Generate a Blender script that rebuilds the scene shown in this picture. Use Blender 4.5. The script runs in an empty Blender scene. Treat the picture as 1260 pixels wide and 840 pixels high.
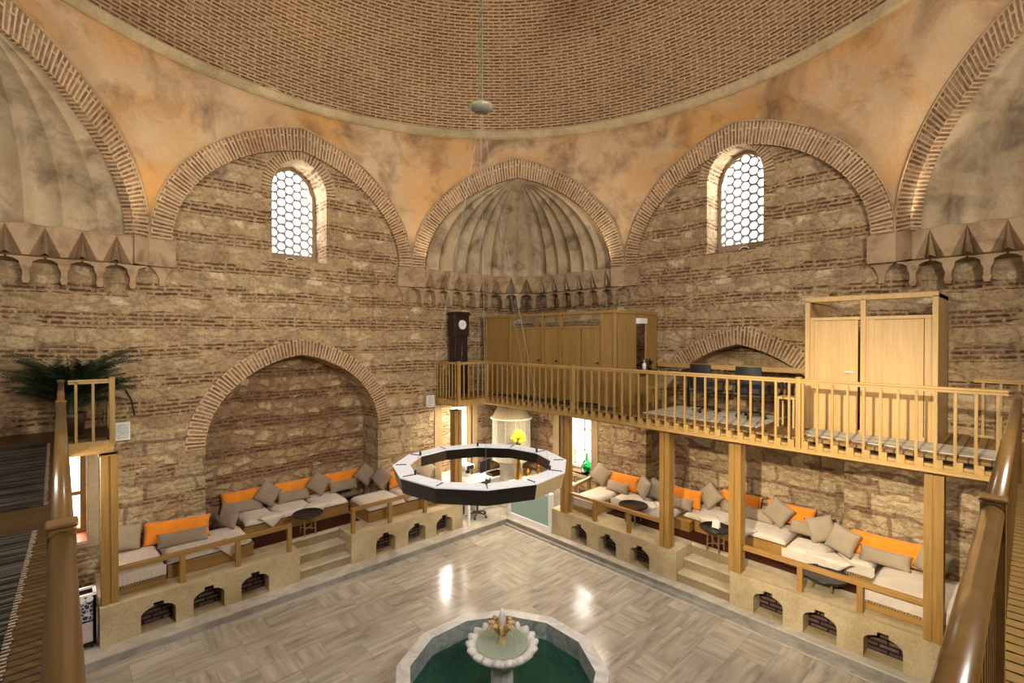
import bpy, bmesh, math, random
from mathutils import Vector, Matrix, Euler
from mathutils.geometry import tessellate_polygon
random.seed(7)
R_ = math.radians
C = bpy.context.scene.collection
E = 4.95                      # eye height above the marble floor
sin, cos, pi = math.sin, math.cos, math.pi

# ------------------------------------------------------------------ materials
class NT:
    def __init__(s, name, rough=.6, metal=0., spec=None):
        s.m = bpy.data.materials.new(name); s.m.use_nodes = True
        s.t = s.m.node_tree; s.b = s.t.nodes['Principled BSDF']
        s.b.inputs['Roughness'].default_value = rough; s.b.inputs['Metallic'].default_value = metal
        if spec is not None: s.b.inputs['Specular IOR Level'].default_value = spec
    def n(s, kind, **kw):
        nd = s.t.nodes.new(kind)
        for k, v in kw.items():
            if k in nd.inputs: s.set(nd.inputs[k], v)
            else: setattr(nd, k, v)
        return nd
    def set(s, inp, v):
        if isinstance(v, bpy.types.NodeSocket): s.t.links.new(v, inp)
        else: inp.default_value = v
    def math(s, op, a, b=0., c=None, clamp=False):
        nd = s.t.nodes.new('ShaderNodeMath'); nd.operation = op; nd.use_clamp = clamp
        s.set(nd.inputs[0], a); s.set(nd.inputs[1], b)
        if c is not None: s.set(nd.inputs[2], c)
        return nd.outputs[0]
    def mix(s, f, a, b, blend='MIX'):
        nd = s.t.nodes.new('ShaderNodeMix'); nd.data_type = 'RGBA'; nd.blend_type = blend
        s.set(nd.inputs[0], f); s.set(nd.inputs[6], a); s.set(nd.inputs[7], b)
        return nd.outputs[2]
    def ramp(s, f, stops, interp='LINEAR'):
        nd = s.t.nodes.new('ShaderNodeValToRGB'); s.set(nd.inputs[0], f)
        cr = nd.color_ramp; cr.interpolation = interp
        while len(cr.elements) > 1: cr.elements.remove(cr.elements[-1])
        cr.elements[0].position = stops[0][0]; cr.elements[0].color = col4(stops[0][1])
        for p, c in stops[1:]:
            e = cr.elements.new(p); e.color = col4(c)
        return nd.outputs[0]
    def noise(s, vec, scale, detail=4., rough=.6, dist=0.):
        nd = s.n('ShaderNodeTexNoise', Scale=scale, Detail=detail, Roughness=rough, Distortion=dist)
        if vec is not None: s.set(nd.inputs['Vector'], vec)
        return nd.outputs['Fac']
    def pos(s): return s.t.nodes.new('ShaderNodeNewGeometry').outputs['Position']
    def obj(s): return s.t.nodes.new('ShaderNodeTexCoord').outputs['Object']
    def uv(s): return s.t.nodes.new('ShaderNodeTexCoord').outputs['UV']
    def sep(s, v):
        nd = s.n('ShaderNodeSeparateXYZ'); s.set(nd.inputs[0], v); return nd.outputs
    def comb(s, x, y, z=0.):
        nd = s.n('ShaderNodeCombineXYZ'); s.set(nd.inputs[0], x); s.set(nd.inputs[1], y); s.set(nd.inputs[2], z); return nd.outputs[0]
    def col(s, c): s.set(s.b.inputs['Base Color'], c if isinstance(c, bpy.types.NodeSocket) else col4(c))
    def rough(s, r): s.set(s.b.inputs['Roughness'], r)
    def bump(s, h, strength=.5, dist=.02):
        nd = s.n('ShaderNodeBump', Strength=strength, Distance=dist); s.set(nd.inputs['Height'], h)
        s.set(s.b.inputs['Normal'], nd.outputs[0])
def col4(c):
    if isinstance(c, bpy.types.NodeSocket): return c
    if isinstance(c, (int, float)): return (c, c, c, 1)
    return tuple(c)[:3] + (1,)
def srgb(r, g, b):
    f = lambda v: (v/255/12.92) if v/255 <= .04045 else ((v/255+.055)/1.055)**2.4
    return (f(r), f(g), f(b))

def mat_masonry(name, stoney=0., tint=(1, 1, 1), mort=srgb(190, 166, 130), ashlar=False, pebbly=False):
    n = NT(name, .9, spec=.2)
    x, y, z = n.sep(n.pos())[0:3]
    u = n.math('ADD', x, y)
    base = n.comb(u, z)
    w1 = n.noise(base, .7, 3.)
    v = n.math('ADD', z, n.math('MULTIPLY', n.math('SUBTRACT', w1, .5), .12))
    wv = n.noise(base, 6., 3.)
    v2 = n.math('ADD', v, n.math('MULTIPLY', n.math('SUBTRACT', wv, .5), .022))
    # bands
    fr = n.math('FRACT', n.math('DIVIDE', v, .57))
    var = n.noise(n.comb(n.math('MULTIPLY', u, .35), n.math('MULTIPLY', z, 1.3)), 1.1, 2.)
    lim = n.math('MULTIPLY_ADD', var, 1.15, -.12 - stoney*.08)
    band = n.math('LESS_THAN', fr, lim)
    gap = n.noise(n.comb(n.math('MULTIPLY', u, .8), n.math('MULTIPLY', z, 2.2)), 1.7, 2.)
    band = n.math('MULTIPLY', band, n.math('LESS_THAN', gap, .60 - stoney*.05))
    bk = n.n('ShaderNodeTexBrick', offset=.43, squash=1.)
    n.set(bk.inputs['Vector'], n.comb(u, v2))
    for k, q in (('Scale', 1.), ('Mortar Size', .024), ('Mortar Smooth', .25), ('Bias', 0.), ('Brick Width', .40), ('Row Height', .082)): bk.inputs[k].default_value = q
    bk.inputs['Color1'].default_value = col4(srgb(98, 70, 56)); bk.inputs['Color2'].default_value = col4(srgb(136, 102, 82))
    bk.inputs['Mortar'].default_value = col4(tuple(v*.8 for v in mort))
    wr = n.noise(base, 7., 4., .7)
    brick = n.mix(n.sep(n.ramp(wr, [(.50, 0.), (.62, .75)]))[0], bk.outputs['Color'], col4(mort))
    # stones
    dn = n.n('ShaderNodeTexNoise', Scale=3.2, Detail=3.); n.set(dn.inputs['Vector'], base)
    off = n.n('ShaderNodeVectorMath', operation='MULTIPLY'); n.set(off.inputs[0], dn.outputs['Color']); off.inputs[1].default_value = (.75, .75, 0)
    sv = n.n('ShaderNodeVectorMath', operation='ADD'); n.set(sv.inputs[0], n.comb(n.math('MULTIPLY', u, 2.5), n.math('MULTIPLY', v, 4.6))); n.set(sv.inputs[1], off.outputs[0])
    ve = n.n('ShaderNodeTexVoronoi', voronoi_dimensions='2D', feature='DISTANCE_TO_EDGE', Randomness=.85, Scale=1.); n.set(ve.inputs['Vector'], sv.outputs[0])
    vc = n.n('ShaderNodeTexVoronoi', voronoi_dimensions='2D', feature='F1', Randomness=.85, Scale=1.); n.set(vc.inputs['Vector'], sv.outputs[0])
    cr = n.sep(vc.outputs['Color'])[0]
    stone = n.ramp(cr, [(0, srgb(160, 142, 114)), (.3, srgb(188, 170, 138)), (.55, srgb(212, 196, 164)), (.8, srgb(184, 166, 136)), (.97, srgb(172, 156, 132)), (1, srgb(120, 112, 104))])
    fine = n.noise(base, 14., 8., .75)
    med = n.noise(base, 3.3, 5., .7)
    edge = n.ramp(ve.outputs['Distance'], [(.10, 0.), (.17, 1.)] if pebbly else [(.02, 0.), (.20, 1.)])
    smear = n.math('MULTIPLY', n.math('GREATER_THAN', n.noise(base, 1.9, 3.), .50-stoney*.2), 1.)
    stonef = n.math('MULTIPLY', n.sep(edge)[0], n.math('MULTIPLY_ADD', smear, .6, .3))
    mortc = n.mix(n.noise(base, 1.1, 3.), col4(mort), col4(srgb(160, 132, 106)))
    sc = n.mix(stonef, mortc, stone)
    c = n.mix(band, sc, brick)
    if ashlar:
        ab = n.n('ShaderNodeTexBrick', offset=.36, squash=.7, squash_frequency=3)
        an = n.math('MULTIPLY', n.math('SUBTRACT', n.noise(base, 2.2, 4.), .5), .30)
        n.set(ab.inputs['Vector'], n.comb(n.math('ADD', u, an), n.math('ADD', z, an)))
        for k, q in (('Scale', 1.), ('Mortar Size', .045), ('Mortar Smooth', .5), ('Brick Width', .78), ('Row Height', .37)): ab.inputs[k].default_value = q
        ab.inputs['Color1'].default_value = col4(srgb(202, 186, 156)); ab.inputs['Color2'].default_value = col4(srgb(158, 142, 118)); ab.inputs['Mortar'].default_value = col4(srgb(142, 118, 98))
        hgt = n.math('ADD', z, n.math('MULTIPLY', n.math('SUBTRACT', n.noise(base, .8, 2.), .5), 1.4))
        am = n.math('MULTIPLY', n.math('MULTIPLY', n.math('LESS_THAN', hgt, 3.0), n.math('GREATER_THAN', n.noise(n.comb(u, n.math('MULTIPLY', z, 1.6)), 1.3, 2.), .45)), .85)
        c = n.mix(am, c, ab.outputs['Color'])
    pit = n.noise(base, 34., 4., .8)
    c = n.mix(.8, c, n.ramp(pit, [(.34, (.35, .31, .27)), (.44, (1, 1, 1)), (.7, (1.08, 1.07, 1.05))]), 'MULTIPLY')
    c = n.mix(.9, c, n.ramp(fine, [(.30, (.30, .28, .26)), (.46, (.9, .9, .9)), (.70, (1.3, 1.28, 1.22))]), 'MULTIPLY')
    c = n.mix(.7, c, n.ramp(med, [(.3, (.50, .47, .43)), (.5, (1, 1, 1)), (.7, (1.2, 1.18, 1.14))]), 'MULTIPLY')
    big = n.noise(base, .45, 3.)
    c = n.mix(.6, c, n.ramp(big, [(.35, (.90, .78, .64)), (.55, (1.12, 1.06, .92)), (.7, (1.2, 1.1, .92))]), 'MULTIPLY')
    c = n.mix(1., c, col4(tint), 'MULTIPLY')
    n.col(c)
    h1 = n.mix(band, n.math('MULTIPLY', n.sep(edge)[0], .8), n.math('SUBTRACT', 1., bk.outputs['Fac']))
    hh = n.math('ADD', n.sep(h1)[0], n.math('MULTIPLY_ADD', fine, 1.6, n.math('MULTIPLY', med, 1.4)))
    n.bump(hh, .9, .035)
    return n.m

def mat_brick_uv(name, bw, rh, mortar, c1, c2, mo, swap=False, dark=.7, bigscale=.6, bump=.8, wob=.55):
    n = NT(name, .9, spec=.2)
    x, y, _ = n.sep(n.uv())[0:3]
    p = n.pos()
    w = n.noise(p, 5., 4.)
    if swap: x, y = y, x
    y2 = n.math('ADD', y, n.math('MULTIPLY', n.math('SUBTRACT', w, .5), rh*wob))
    bk = n.n('ShaderNodeTexBrick', offset=.47)
    n.set(bk.inputs['Vector'], n.comb(x, y2))
    for k, q in (('Scale', 1.), ('Mortar Size', mortar), ('Mortar Smooth', .3), ('Bias', -.1), ('Brick Width', bw), ('Row Height', rh)): bk.inputs[k].default_value = q
    bk.inputs['Color1'].default_value = col4(c1); bk.inputs['Color2'].default_value = col4(c2); bk.inputs['Mortar'].default_value = col4(mo)
    fine = n.noise(p, 13., 6., .7); big = n.noise(p, bigscale, 4.)
    wr = n.noise(p, 5.5, 5., .75)
    bcol = n.mix(n.sep(n.ramp(wr, [(.50, 0.), (.64, .7)]))[0], bk.outputs['Color'], col4(tuple(v*.85 for v in mo)))
    c = n.mix(dark, bcol, n.ramp(fine, [(.3, (.6, .58, .56)), (.5, (1, 1, 1)), (.7, (1.25, 1.22, 1.18))]), 'MULTIPLY')
    c = n.mix(.75, c, n.ramp(big, [(.32, (.60, .46, .34)), (.5, (1, .96, .90)), (.66, (1.2, 1.14, 1.04))]), 'MULTIPLY')
    n.col(c)
    n.bump(n.math('ADD', n.math('SUBTRACT', 1., bk.outputs['Fac']), n.math('MULTIPLY', fine, 1.2)), bump, .03)
    return n.m

def mat_plaster(name, base, alt, dark, orange=None, scale=.8, stain=.5, axis=None):
    n = NT(name, .85, spec=.25); p = n.pos()
    a = n.noise(p, scale, 5., .6, .6); b = n.noise(p, scale*1.7, 5., .62, .5); f = n.noise(p, 22., 5.)
    c = n.mix(n.sep(n.ramp(a, [(.35, 0.), (.65, 1.)]))[0], col4(base), col4(alt))
    if orange:
        o = n.noise(p, scale*.75, 3., .5, .8)
        c = n.mix(n.sep(n.ramp(o, [(.44, 0.), (.62, .85)]))[0], c, col4(orange))
    c = n.mix(n.sep(n.ramp(b, [(.47, 0.), (.68, stain)]))[0], c, col4(dark))
    c = n.mix(.4, c, n.ramp(f, [(.3, (.8, .8, .8)), (.7, (1.12, 1.12, 1.12))]), 'MULTIPLY')
    n.col(c); n.bump(n.math('ADD', f, n.math('MULTIPLY', b, 2.)), .35, .02)
    return n.m

def mat_simple(name, c, rough=.6, metal=0., noise=.12, scale=20., bump=0., spec=None):
    n = NT(name, rough, metal, spec)
    f = n.noise(n.obj(), scale, 4.)
    lo, hi = 1-noise*1.6, 1+noise*1.6
    n.col(n.mix(1., col4(c), n.ramp(f, [(.3, (lo, lo, lo)), (.7, (hi, hi, hi))]), 'MULTIPLY'))
    if bump: n.bump(f, bump, .01)
    return n.m

def mat_wood(name, c1, c2, rough=.4, axis=2, scale=1., coat=0.):
    n = NT(name, rough); x, y, z = n.sep(n.pos())[0:3]
    s = [26., 26., 26.]; s[axis] = 1.6
    v = n.comb(n.math('MULTIPLY', x, s[0]*scale), n.math('MULTIPLY', y, s[1]*scale), n.math('MULTIPLY', z, s[2]*scale))
    f = n.noise(v, 1., 4., .6, .3); g = n.noise(v, .25, 2.)
    c = n.mix(n.sep(n.ramp(f, [(.3, 0.), (.7, 1.)]))[0], col4(c1), col4(c2))
    c = n.mix(.5, c, n.ramp(g, [(.3, (.8, .78, .75)), (.7, (1.12, 1.12, 1.1))]), 'MULTIPLY')
    n.col(c); n.bump(f, .12, .004)
    n.b.inputs['Coat Weight'].default_value = coat; n.b.inputs['Coat Roughness'].default_value = .15
    return n.m

def mat_planks(name, c1, c2, along='y', w=.11, rough=.45):
    n = NT(name, rough); x, y, z = n.sep(n.pos())[0:3]
    a, b = (y, x) if along == 'y' else (x, y)
    bk = n.n('ShaderNodeTexBrick', offset=.37)
    n.set(bk.inputs['Vector'], n.comb(a, b))
    for k, q in (('Scale', 1.), ('Mortar Size', .009), ('Mortar Smooth', .1), ('Brick Width', 2.4), ('Row Height', w)): bk.inputs[k].default_value = q
    bk.inputs['Color1'].default_value = col4(c1); bk.inputs['Color2'].default_value = col4(c2); bk.inputs['Mortar'].default_value = col4((.015, .008, .003))
    v = n.comb(n.math('MULTIPLY', a, 1.5), n.math('MULTIPLY', b, 30.), z)
    f = n.noise(v, 1., 4.)
    n.col(n.mix(.6, bk.outputs['Color'], n.ramp(f, [(.3, (.72, .7, .66)), (.7, (1.2, 1.2, 1.2))]), 'MULTIPLY'))
    n.bump(n.math('SUBTRACT', 1., bk.outputs['Fac']), .5, .01)
    return n.m

def mat_marble_floor(name):
    n = NT(name, .16); x, y, z = n.sep(n.pos())[0:3]
    bk = n.n('ShaderNodeTexBrick', offset=.5)
    n.set(bk.inputs['Vector'], n.comb(n.math('ADD', x, .2), n.math('ADD', y, .13)))
    for k, q in (('Scale', 1.), ('Mortar Size', .0035), ('Mortar Smooth', .1), ('Brick Width', .93), ('Row Height', .47), ('Bias', 0.)): bk.inputs[k].default_value = q
    bk.inputs['Color1'].default_value = (0, 0, 0, 1); bk.inputs['Color2'].default_value = (1, 1, 1, 1); bk.inputs['Mortar'].default_value = (.5, .5, .5, 1)
    t = n.sep(bk.outputs['Color'])[0]
    # streaks: each slab turns its own way and has its own veins
    vx = n.comb(n.math('ADD', n.math('MULTIPLY', x, 1.3), n.math('MULTIPLY', t, 31.)), n.math('ADD', n.math('MULTIPLY', y, 8.), n.math('MULTIPLY', t, 17.)))
    vy = n.comb(n.math('ADD', n.math('MULTIPLY', x, 8.), n.math('MULTIPLY', t, 11.)), n.math('ADD', n.math('MULTIPLY', y, 1.0), n.math('MULTIPLY', t, 23.)))
    s1 = n.noise(vx, 1., 5., .6, .4); s2 = n.noise(vy, 1., 5., .6, .4)
    s = n.mix(n.math('GREATER_THAN', t, .82), s1, s2)
    s = n.sep(s)[0]
    c = n.ramp(s, [(.28, srgb(134, 126, 116)), (.42, srgb(163, 155, 143)), (.58, srgb(182, 174, 161)), (.8, srgb(200, 193, 181))])
    tone = n.ramp(t, [(0, (.80, .78, .75)), (.3, (1.0, .98, .95)), (.5, (.88, .86, .83)), (.75, (1.06, 1.05, 1.03)), (1, (.92, .89, .85))])
    c = n.mix(1., c, tone, 'MULTIPLY')
    c = n.mix(n.math('MULTIPLY', bk.outputs['Fac'], .55), c, col4(srgb(110, 98, 84)))
    n.col(c)
    n.rough(n.math('MULTIPLY_ADD', n.noise(n.pos(), 3., 3.), .14, .10))
    return n.m

def mat_marble(name, c1, c2, rough=.3, scale=2.):
    n = NT(name, rough); p = n.pos(); f = n.noise(p, scale, 6., .6, 2.5); g = n.noise(p, scale*6, 5.)
    c = n.mix(n.sep(n.ramp(f, [(.4, 0.), (.62, 1.)]))[0], col4(c1), col4(c2))
    n.col(n.mix(.35, c, n.ramp(g, [(.3, (.8, .8, .8)), (.7, (1.1, 1.1, 1.1))]), 'MULTIPLY'))
    return n.m

def mat_limestone(name, c1, c2, pit=.6):
    n = NT(name, .85, spec=.25); p = n.pos(); f = n.noise(p, 1.4, 4.); g = n.noise(p, 24., 6., .8)
    c = n.mix(n.sep(n.ramp(f, [(.35, 0.), (.65, 1.)]))[0], col4(c1), col4(c2))
    n.col(n.mix(pit, c, n.ramp(g, [(.3, (.68, .64, .6)), (.5, (1, 1, 1)), (.72, (1.15, 1.15, 1.12))]), 'MULTIPLY'))
    n.bump(g, .6, .012); return n.m

def mat_fabric(name, c, weave=140., rough=.9):
    n = NT(name, rough, spec=.15); p = n.obj(); f = n.noise(p, weave, 2.); g = n.noise(p, 5., 3.)
    a = n.mix(1., col4(c), n.ramp(g, [(.3, (.9, .9, .9)), (.7, (1.08, 1.08, 1.08))]), 'MULTIPLY')
    n.col(n.mix(.3, a, n.ramp(f, [(.35, (.7, .7, .7)), (.65, (1.2, 1.2, 1.2))]), 'MULTIPLY'))
    n.b.inputs['Sheen Weight'].default_value = .2
    n.bump(n.math('ADD', n.math('MULTIPLY', f, .25), g), .35, .012); return n.m

def mat_rug_stripe(name):
    n = NT(name, .95, spec=.1); x, y, z = n.sep(n.pos())[0:3]
    y2 = n.math('ADD', y, n.math('MULTIPLY', n.noise(n.pos(), 4., 2.), .03))
    f = n.noise(n.comb(n.math('MULTIPLY', x, .7), n.math('MULTIPLY', y2, 26.)), 1., 3., .7)
    n.col(n.ramp(f, [(.36, (.008, .007, .006)), (.50, (.03, .025, .02)), (.58, (.14, .12, .09)), (.66, (.03, .026, .02))]))
    n.bump(f, .6, .01); return n.m
def mat_rug_light(name):
    n = NT(name, .95, spec=.1); x, y, z = n.sep(n.pos())[0:3]
    f = n.noise(n.comb(n.math('MULTIPLY', x, 22.), n.math('MULTIPLY', y, 1.0)), 1., 3., .7)
    n.col(n.ramp(f, [(.34, srgb(120, 112, 100)), (.5, srgb(186, 178, 160)), (.66, srgb(206, 200, 184))]))
    n.bump(f, .5, .01); return n.m
def mat_kilim(name):
    n = NT(name, .95, spec=.1); x, y, z = n.sep(n.pos())[0:3]
    v = n.n('ShaderNodeTexVoronoi', voronoi_dimensions='2D', feature='F1', distance='MANHATTAN', Randomness=.25, Scale=8.)
    n.set(v.inputs['Vector'], n.comb(x, y))
    w = n.math('FRACT', n.math('MULTIPLY', v.outputs['Distance'], 3.4))
    c = n.ramp(w, [(0, srgb(46, 18, 12)), (.3, srgb(92, 42, 20)), (.5, srgb(22, 15, 11)), (.72, srgb(66, 28, 16)), (.9, srgb(100, 74, 44))], 'CONSTANT')
    n.col(n.mix(.5, c, n.ramp(n.noise(n.pos(), 30., 3.), [(.3, (.5, .5, .5)), (.7, (1.2, 1.2, 1.2))]), 'MULTIPLY'))
    return n.m
def mat_emit(name, c, s):
    m = bpy.data.materials.new(name); m.use_nodes = True; t = m.node_tree; t.nodes.clear()
    e = t.nodes.new('ShaderNodeEmission'); e.inputs[0].default_value = col4(c); e.inputs[1].default_value = s
    o = t.nodes.new('ShaderNodeOutputMaterial'); t.links.new(e.outputs[0], o.inputs[0]); return m

M = {}
M['wall'] = mat_masonry('rubble_and_brick_wall', ashlar=True)
M['niche'] = mat_masonry('niche_rubble', .1, (.95, .92, .88), srgb(160, 134, 106), pebbly=True)
M['wall_low'] = mat_masonry('rubble_wall_lower', .3, (.92, .89, .86), srgb(150, 128, 110), ashlar=True)
M['arch'] = mat_brick_uv('arch_voussoirs', .62, .074, .019, srgb(112, 86, 66), srgb(156, 124, 96), srgb(196, 172, 138), swap=True, wob=.3)
M['dome'] = mat_brick_uv('dome_brick', .30, .072, .021, srgb(88, 62, 44), srgb(118, 88, 64), srgb(176, 150, 116), bigscale=.35, wob=.3)
M['pend'] = mat_plaster('pendentive_plaster', srgb(172, 142, 106), srgb(190, 164, 128), srgb(112, 84, 60), srgb(186, 136, 76), .6, .85)
M['shell'] = mat_plaster('fluted_plaster', srgb(170, 148, 116), srgb(188, 168, 136), srgb(90, 74, 58), None, 1.1, .75)
M['frieze'] = mat_plaster('frieze_plaster', srgb(176, 152, 118), srgb(160, 132, 100), srgb(112, 84, 60), None, 1.5, .75)
M['ringstone'] = mat_limestone('cornice_stone', srgb(150, 134, 100), srgb(184, 164, 126), .85)
M['limestone'] = mat_limestone('plinth_limestone', srgb(170, 150, 114), srgb(196, 178, 142), .75)
M['oldstone'] = mat_limestone('jamb_stone', srgb(160, 142, 112), srgb(178, 158, 124), .7)
M['floor'] = mat_marble_floor('marble_slabs')
M['marble'] = mat_marble('white_marble', srgb(206, 202, 196), srgb(176, 174, 170), .35)
M['curb'] = mat_marble('curb_marble', srgb(196, 188, 174), srgb(168, 160, 148), .35, 1.2)
M['riser'] = mat_marble('grey_marble_riser', srgb(168, 162, 152), srgb(146, 140, 130), .4, 1.5)
M['riser2'] = mat_limestone('step_riser_stone', srgb(138, 122, 94), srgb(160, 142, 110), .7)
M['tread'] = mat_marble('pale_treads', srgb(196, 182, 152), srgb(176, 162, 134), .5, 1.2)  # paler than the risers, so the step edges stand out
M['steps'] = mat_marble('step_marble', srgb(184, 168, 138), srgb(160, 146, 120), .5, 1.6)
M['oak'] = mat_wood('gallery_oak', srgb(180, 146, 88), srgb(152, 120, 66), .42)
M['oakx'] = mat_wood('gallery_oak_x', srgb(186, 150, 92), srgb(160, 124, 70), .42, 0)
M['oaky'] = mat_wood('gallery_oak_y', srgb(186, 150, 92), srgb(160, 124, 70), .42, 1)
M['handrail'] = mat_wood('handrail_varnished', srgb(114, 84, 42), srgb(92, 66, 32), .30, 1, 1., .4)
M['post'] = mat_wood('column_timber', srgb(166, 128, 66), srgb(138, 102, 46), .5)
M['cabin'] = mat_wood('pale_oak_panel', srgb(196, 160, 104), srgb(178, 140, 84), .45)
M['cabin2'] = mat_wood('brown_oak_panel', srgb(164, 130, 74), srgb(140, 108, 58), .45)
M['deck'] = mat_planks('deck_planks', srgb(140, 104, 56), srgb(114, 82, 42), 'x')
M['deck2'] = mat_planks('shaded_deck_planks', srgb(92, 68, 30), srgb(70, 50, 22), 'x', .07)  # darker browns: the left gallery's shade is put into the plank colour
M['slats'] = mat_wood('deck_slats', srgb(138, 108, 58), srgb(110, 84, 42), .5, 1)
M['benchwood'] = mat_wood('bench_wood_x', srgb(158, 122, 66), srgb(130, 96, 48), .45, 0)
M['benchwoody'] = mat_wood('bench_wood_y', srgb(176, 134, 72), srgb(148, 108, 54), .45, 1)
M['greige'] = mat_fabric('greige_linen', srgb(158, 142, 120))
M['greige2'] = mat_fabric('grey_linen', srgb(140, 124, 106))
M['orange'] = mat_fabric('orange_cotton', srgb(228, 138, 44))
M['white_linen'] = mat_fabric('white_linen', srgb(206, 192, 176))
M['rugdark'] = mat_rug_stripe('dark_rag_rug'); M['ruglight'] = mat_rug_light('pale_rag_rug'); M['kilim'] = mat_kilim('red_kilim')
M['black'] = mat_simple('black_leather', (.012, .013, .018), .45); M['darkwood'] = mat_simple('dark_walnut', (.022, .010, .006), .35)
M['darktop'] = mat_simple('dark_table_metal', (.03, .028, .026), .35, .6)
M['brasslegs'] = mat_simple('pale_brass', srgb(150, 128, 84), .4, .6)
M['brass'] = mat_simple('brass', srgb(196, 150, 60), .25, 1.)
M['steel'] = mat_simple('dark_mirror_steel', (.16, .16, .17), .22, 1., .06)  # dark grey carries the dark reflections of the ring panels
M['beige_reflection'] = mat_simple('beige_reflection_panel', srgb(206, 184, 140), .35, .5, .05)  # beige is the wall's reflection, painted into the panel colour
M['alu'] = mat_simple('pale_anodised_aluminium', (.86, .88, .93), .35, .1, .03)
M['cable'] = mat_simple('thin_cable', (.30, .28, .25), .4, .5); M['iron'] = mat_simple('chain_iron', (.20, .19, .13), .5, .3)
M['white'] = mat_simple('white_enamel', (.80, .79, .76), .35, 0., .03); M['whitedull'] = mat_simple('white_board', (.72, .68, .60), .5, 0., .05)
M['green'] = None
M['leaf'] = mat_simple('palm_leaf', (.014, .030, .010), .5); M['stem'] = mat_simple('palm_stem', (.04, .05, .015), .6)
M['pot'] = mat_simple('brown_pot', (.035, .015, .008), .5)
M['terracotta'] = mat_simple('terracotta_tile', srgb(196, 110, 60), .4)
M['hood'] = mat_simple('hood_plaster', srgb(130, 118, 92), .6); M['drum'] = mat_simple('drum_enamel', srgb(190, 184, 166), .4)
M['yellow'] = mat_simple('yellow_blossom', srgb(236, 204, 20), .6); M['velvet'] = mat_simple('red_velvet', (.16, .006, .012), .8)
M['pink'] = mat_simple('pale_pink_panel', srgb(190, 170, 168), .6, 0, .2, 60)
def lace():
    n = NT('dark_lace_panel', .4)
    v = n.n('ShaderNodeTexVoronoi', feature='DISTANCE_TO_EDGE', Scale=17.); n.set(v.inputs['Vector'], n.obj())
    n.col(n.ramp(v.outputs['Distance'], [(.05, (.55, .55, .6)), (.12, (.03, .03, .05))])); return n.m
M['lace'] = lace()
def glass(name, c, rough=.02, ior=1.45, trans=1.):
    n = NT(name, rough); n.col(c); n.b.inputs['Transmission Weight'].default_value = trans; n.b.inputs['IOR'].default_value = ior; return n.m
M['bottle'] = glass('green_glass', (.0, .32, .06)); M['teal'] = glass('frosted_teal_glass', srgb(176, 204, 194), .35, 1.2, .35)
def clearg():
    m = bpy.data.materials.new('clear_pane'); m.use_nodes = True; t = m.node_tree; t.nodes.clear()
    a = t.nodes.new('ShaderNodeBsdfTransparent'); a.inputs[0].default_value = (.96, .97, .96, 1); g = t.nodes.new('ShaderNodeBsdfGlossy'); g.inputs[1].default_value = .05
    x = t.nodes.new('ShaderNodeMixShader'); x.inputs[0].default_value = .06; o = t.nodes.new('ShaderNodeOutputMaterial')
    t.links.new(a.outputs[0], x.inputs[1]); t.links.new(g.outputs[0], x.inputs[2]); t.links.new(x.outputs[0], o.inputs[0]); return m
M['pane'] = clearg()
def watermat(name, c, fac):
    m = bpy.data.materials.new(name); m.use_nodes = True; t = m.node_tree; t.nodes.clear(); N = t.nodes.new; L = t.links.new
    a = N('ShaderNodeBsdfTransparent'); a.inputs[0].default_value = col4((.62, .86, .74))
    d = N('ShaderNodeBsdfDiffuse'); d.inputs[0].default_value = col4(c)
    x1 = N('ShaderNodeMixShader'); x1.inputs[0].default_value = fac; L(a.outputs[0], x1.inputs[1]); L(d.outputs[0], x1.inputs[2])
    g = N('ShaderNodeBsdfGlossy'); g.inputs[1].default_value = .04
    nz = N('ShaderNodeTexNoise'); nz.inputs['Scale'].default_value = 9.; b = N('ShaderNodeBump'); b.inputs[0].default_value = .25; b.inputs[1].default_value = .02
    L(nz.outputs['Fac'], b.inputs['Height']); L(b.outputs[0], g.inputs['Normal'])
    fr = N('ShaderNodeFresnel'); fr.inputs[0].default_value = 1.33; L(b.outputs[0], fr.inputs['Normal'])
    x2 = N('ShaderNodeMixShader'); L(fr.outputs[0], x2.inputs[0]); L(x1.outputs[0], x2.inputs[1]); L(g.outputs[0], x2.inputs[2])
    o = N('ShaderNodeOutputMaterial'); L(x2.outputs[0], o.inputs[0]); return m
M['water'] = watermat('pool_water', (.02, .085, .06), .5); M['water2'] = watermat('bowl_water', (.42, .46, .36), .6)
M['poolin'] = mat_marble('pool_lining', srgb(96, 128, 112), srgb(70, 104, 90), .4)
M['poolwall'] = mat_marble('pool_inner_marble', srgb(150, 156, 152), srgb(112, 122, 122), .35, 3.)
M['winframe'] = mat_simple('window_frame_plaster', srgb(138, 120, 92), .8, 0, .1)
M['lattice'] = mat_simple('grey_plaster_lattice', srgb(150, 148, 142), .8, 0, .05)
def nbrick():
    n = NT('niche_brickwork', .9, spec=.2); x, y, z = n.sep(n.pos())[0:3]
    bk = n.n('ShaderNodeTexBrick', offset=.45); n.set(bk.inputs['Vector'], n.comb(n.math('ADD', x, y), z))
    for k, q in (('Scale', 1.), ('Mortar Size', .016), ('Mortar Smooth', .2), ('Brick Width', .26), ('Row Height', .075)): bk.inputs[k].default_value = q
    bk.inputs['Color1'].default_value = col4(srgb(112, 88, 78)); bk.inputs['Color2'].default_value = col4(srgb(84, 66, 62)); bk.inputs['Mortar'].default_value = col4(srgb(40, 34, 32))
    f = n.noise(n.pos(), 20., 5.); n.col(n.mix(.6, bk.outputs['Color'], n.ramp(f, [(.3, (.6, .6, .6)), (.7, (1.4, 1.35, 1.3))]), 'MULTIPLY'))
    n.bump(n.math('ADD', n.math('SUBTRACT', 1., bk.outputs['Fac']), f), .9, .03); return n.m
M['nichebrick'] = nbrick()

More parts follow.
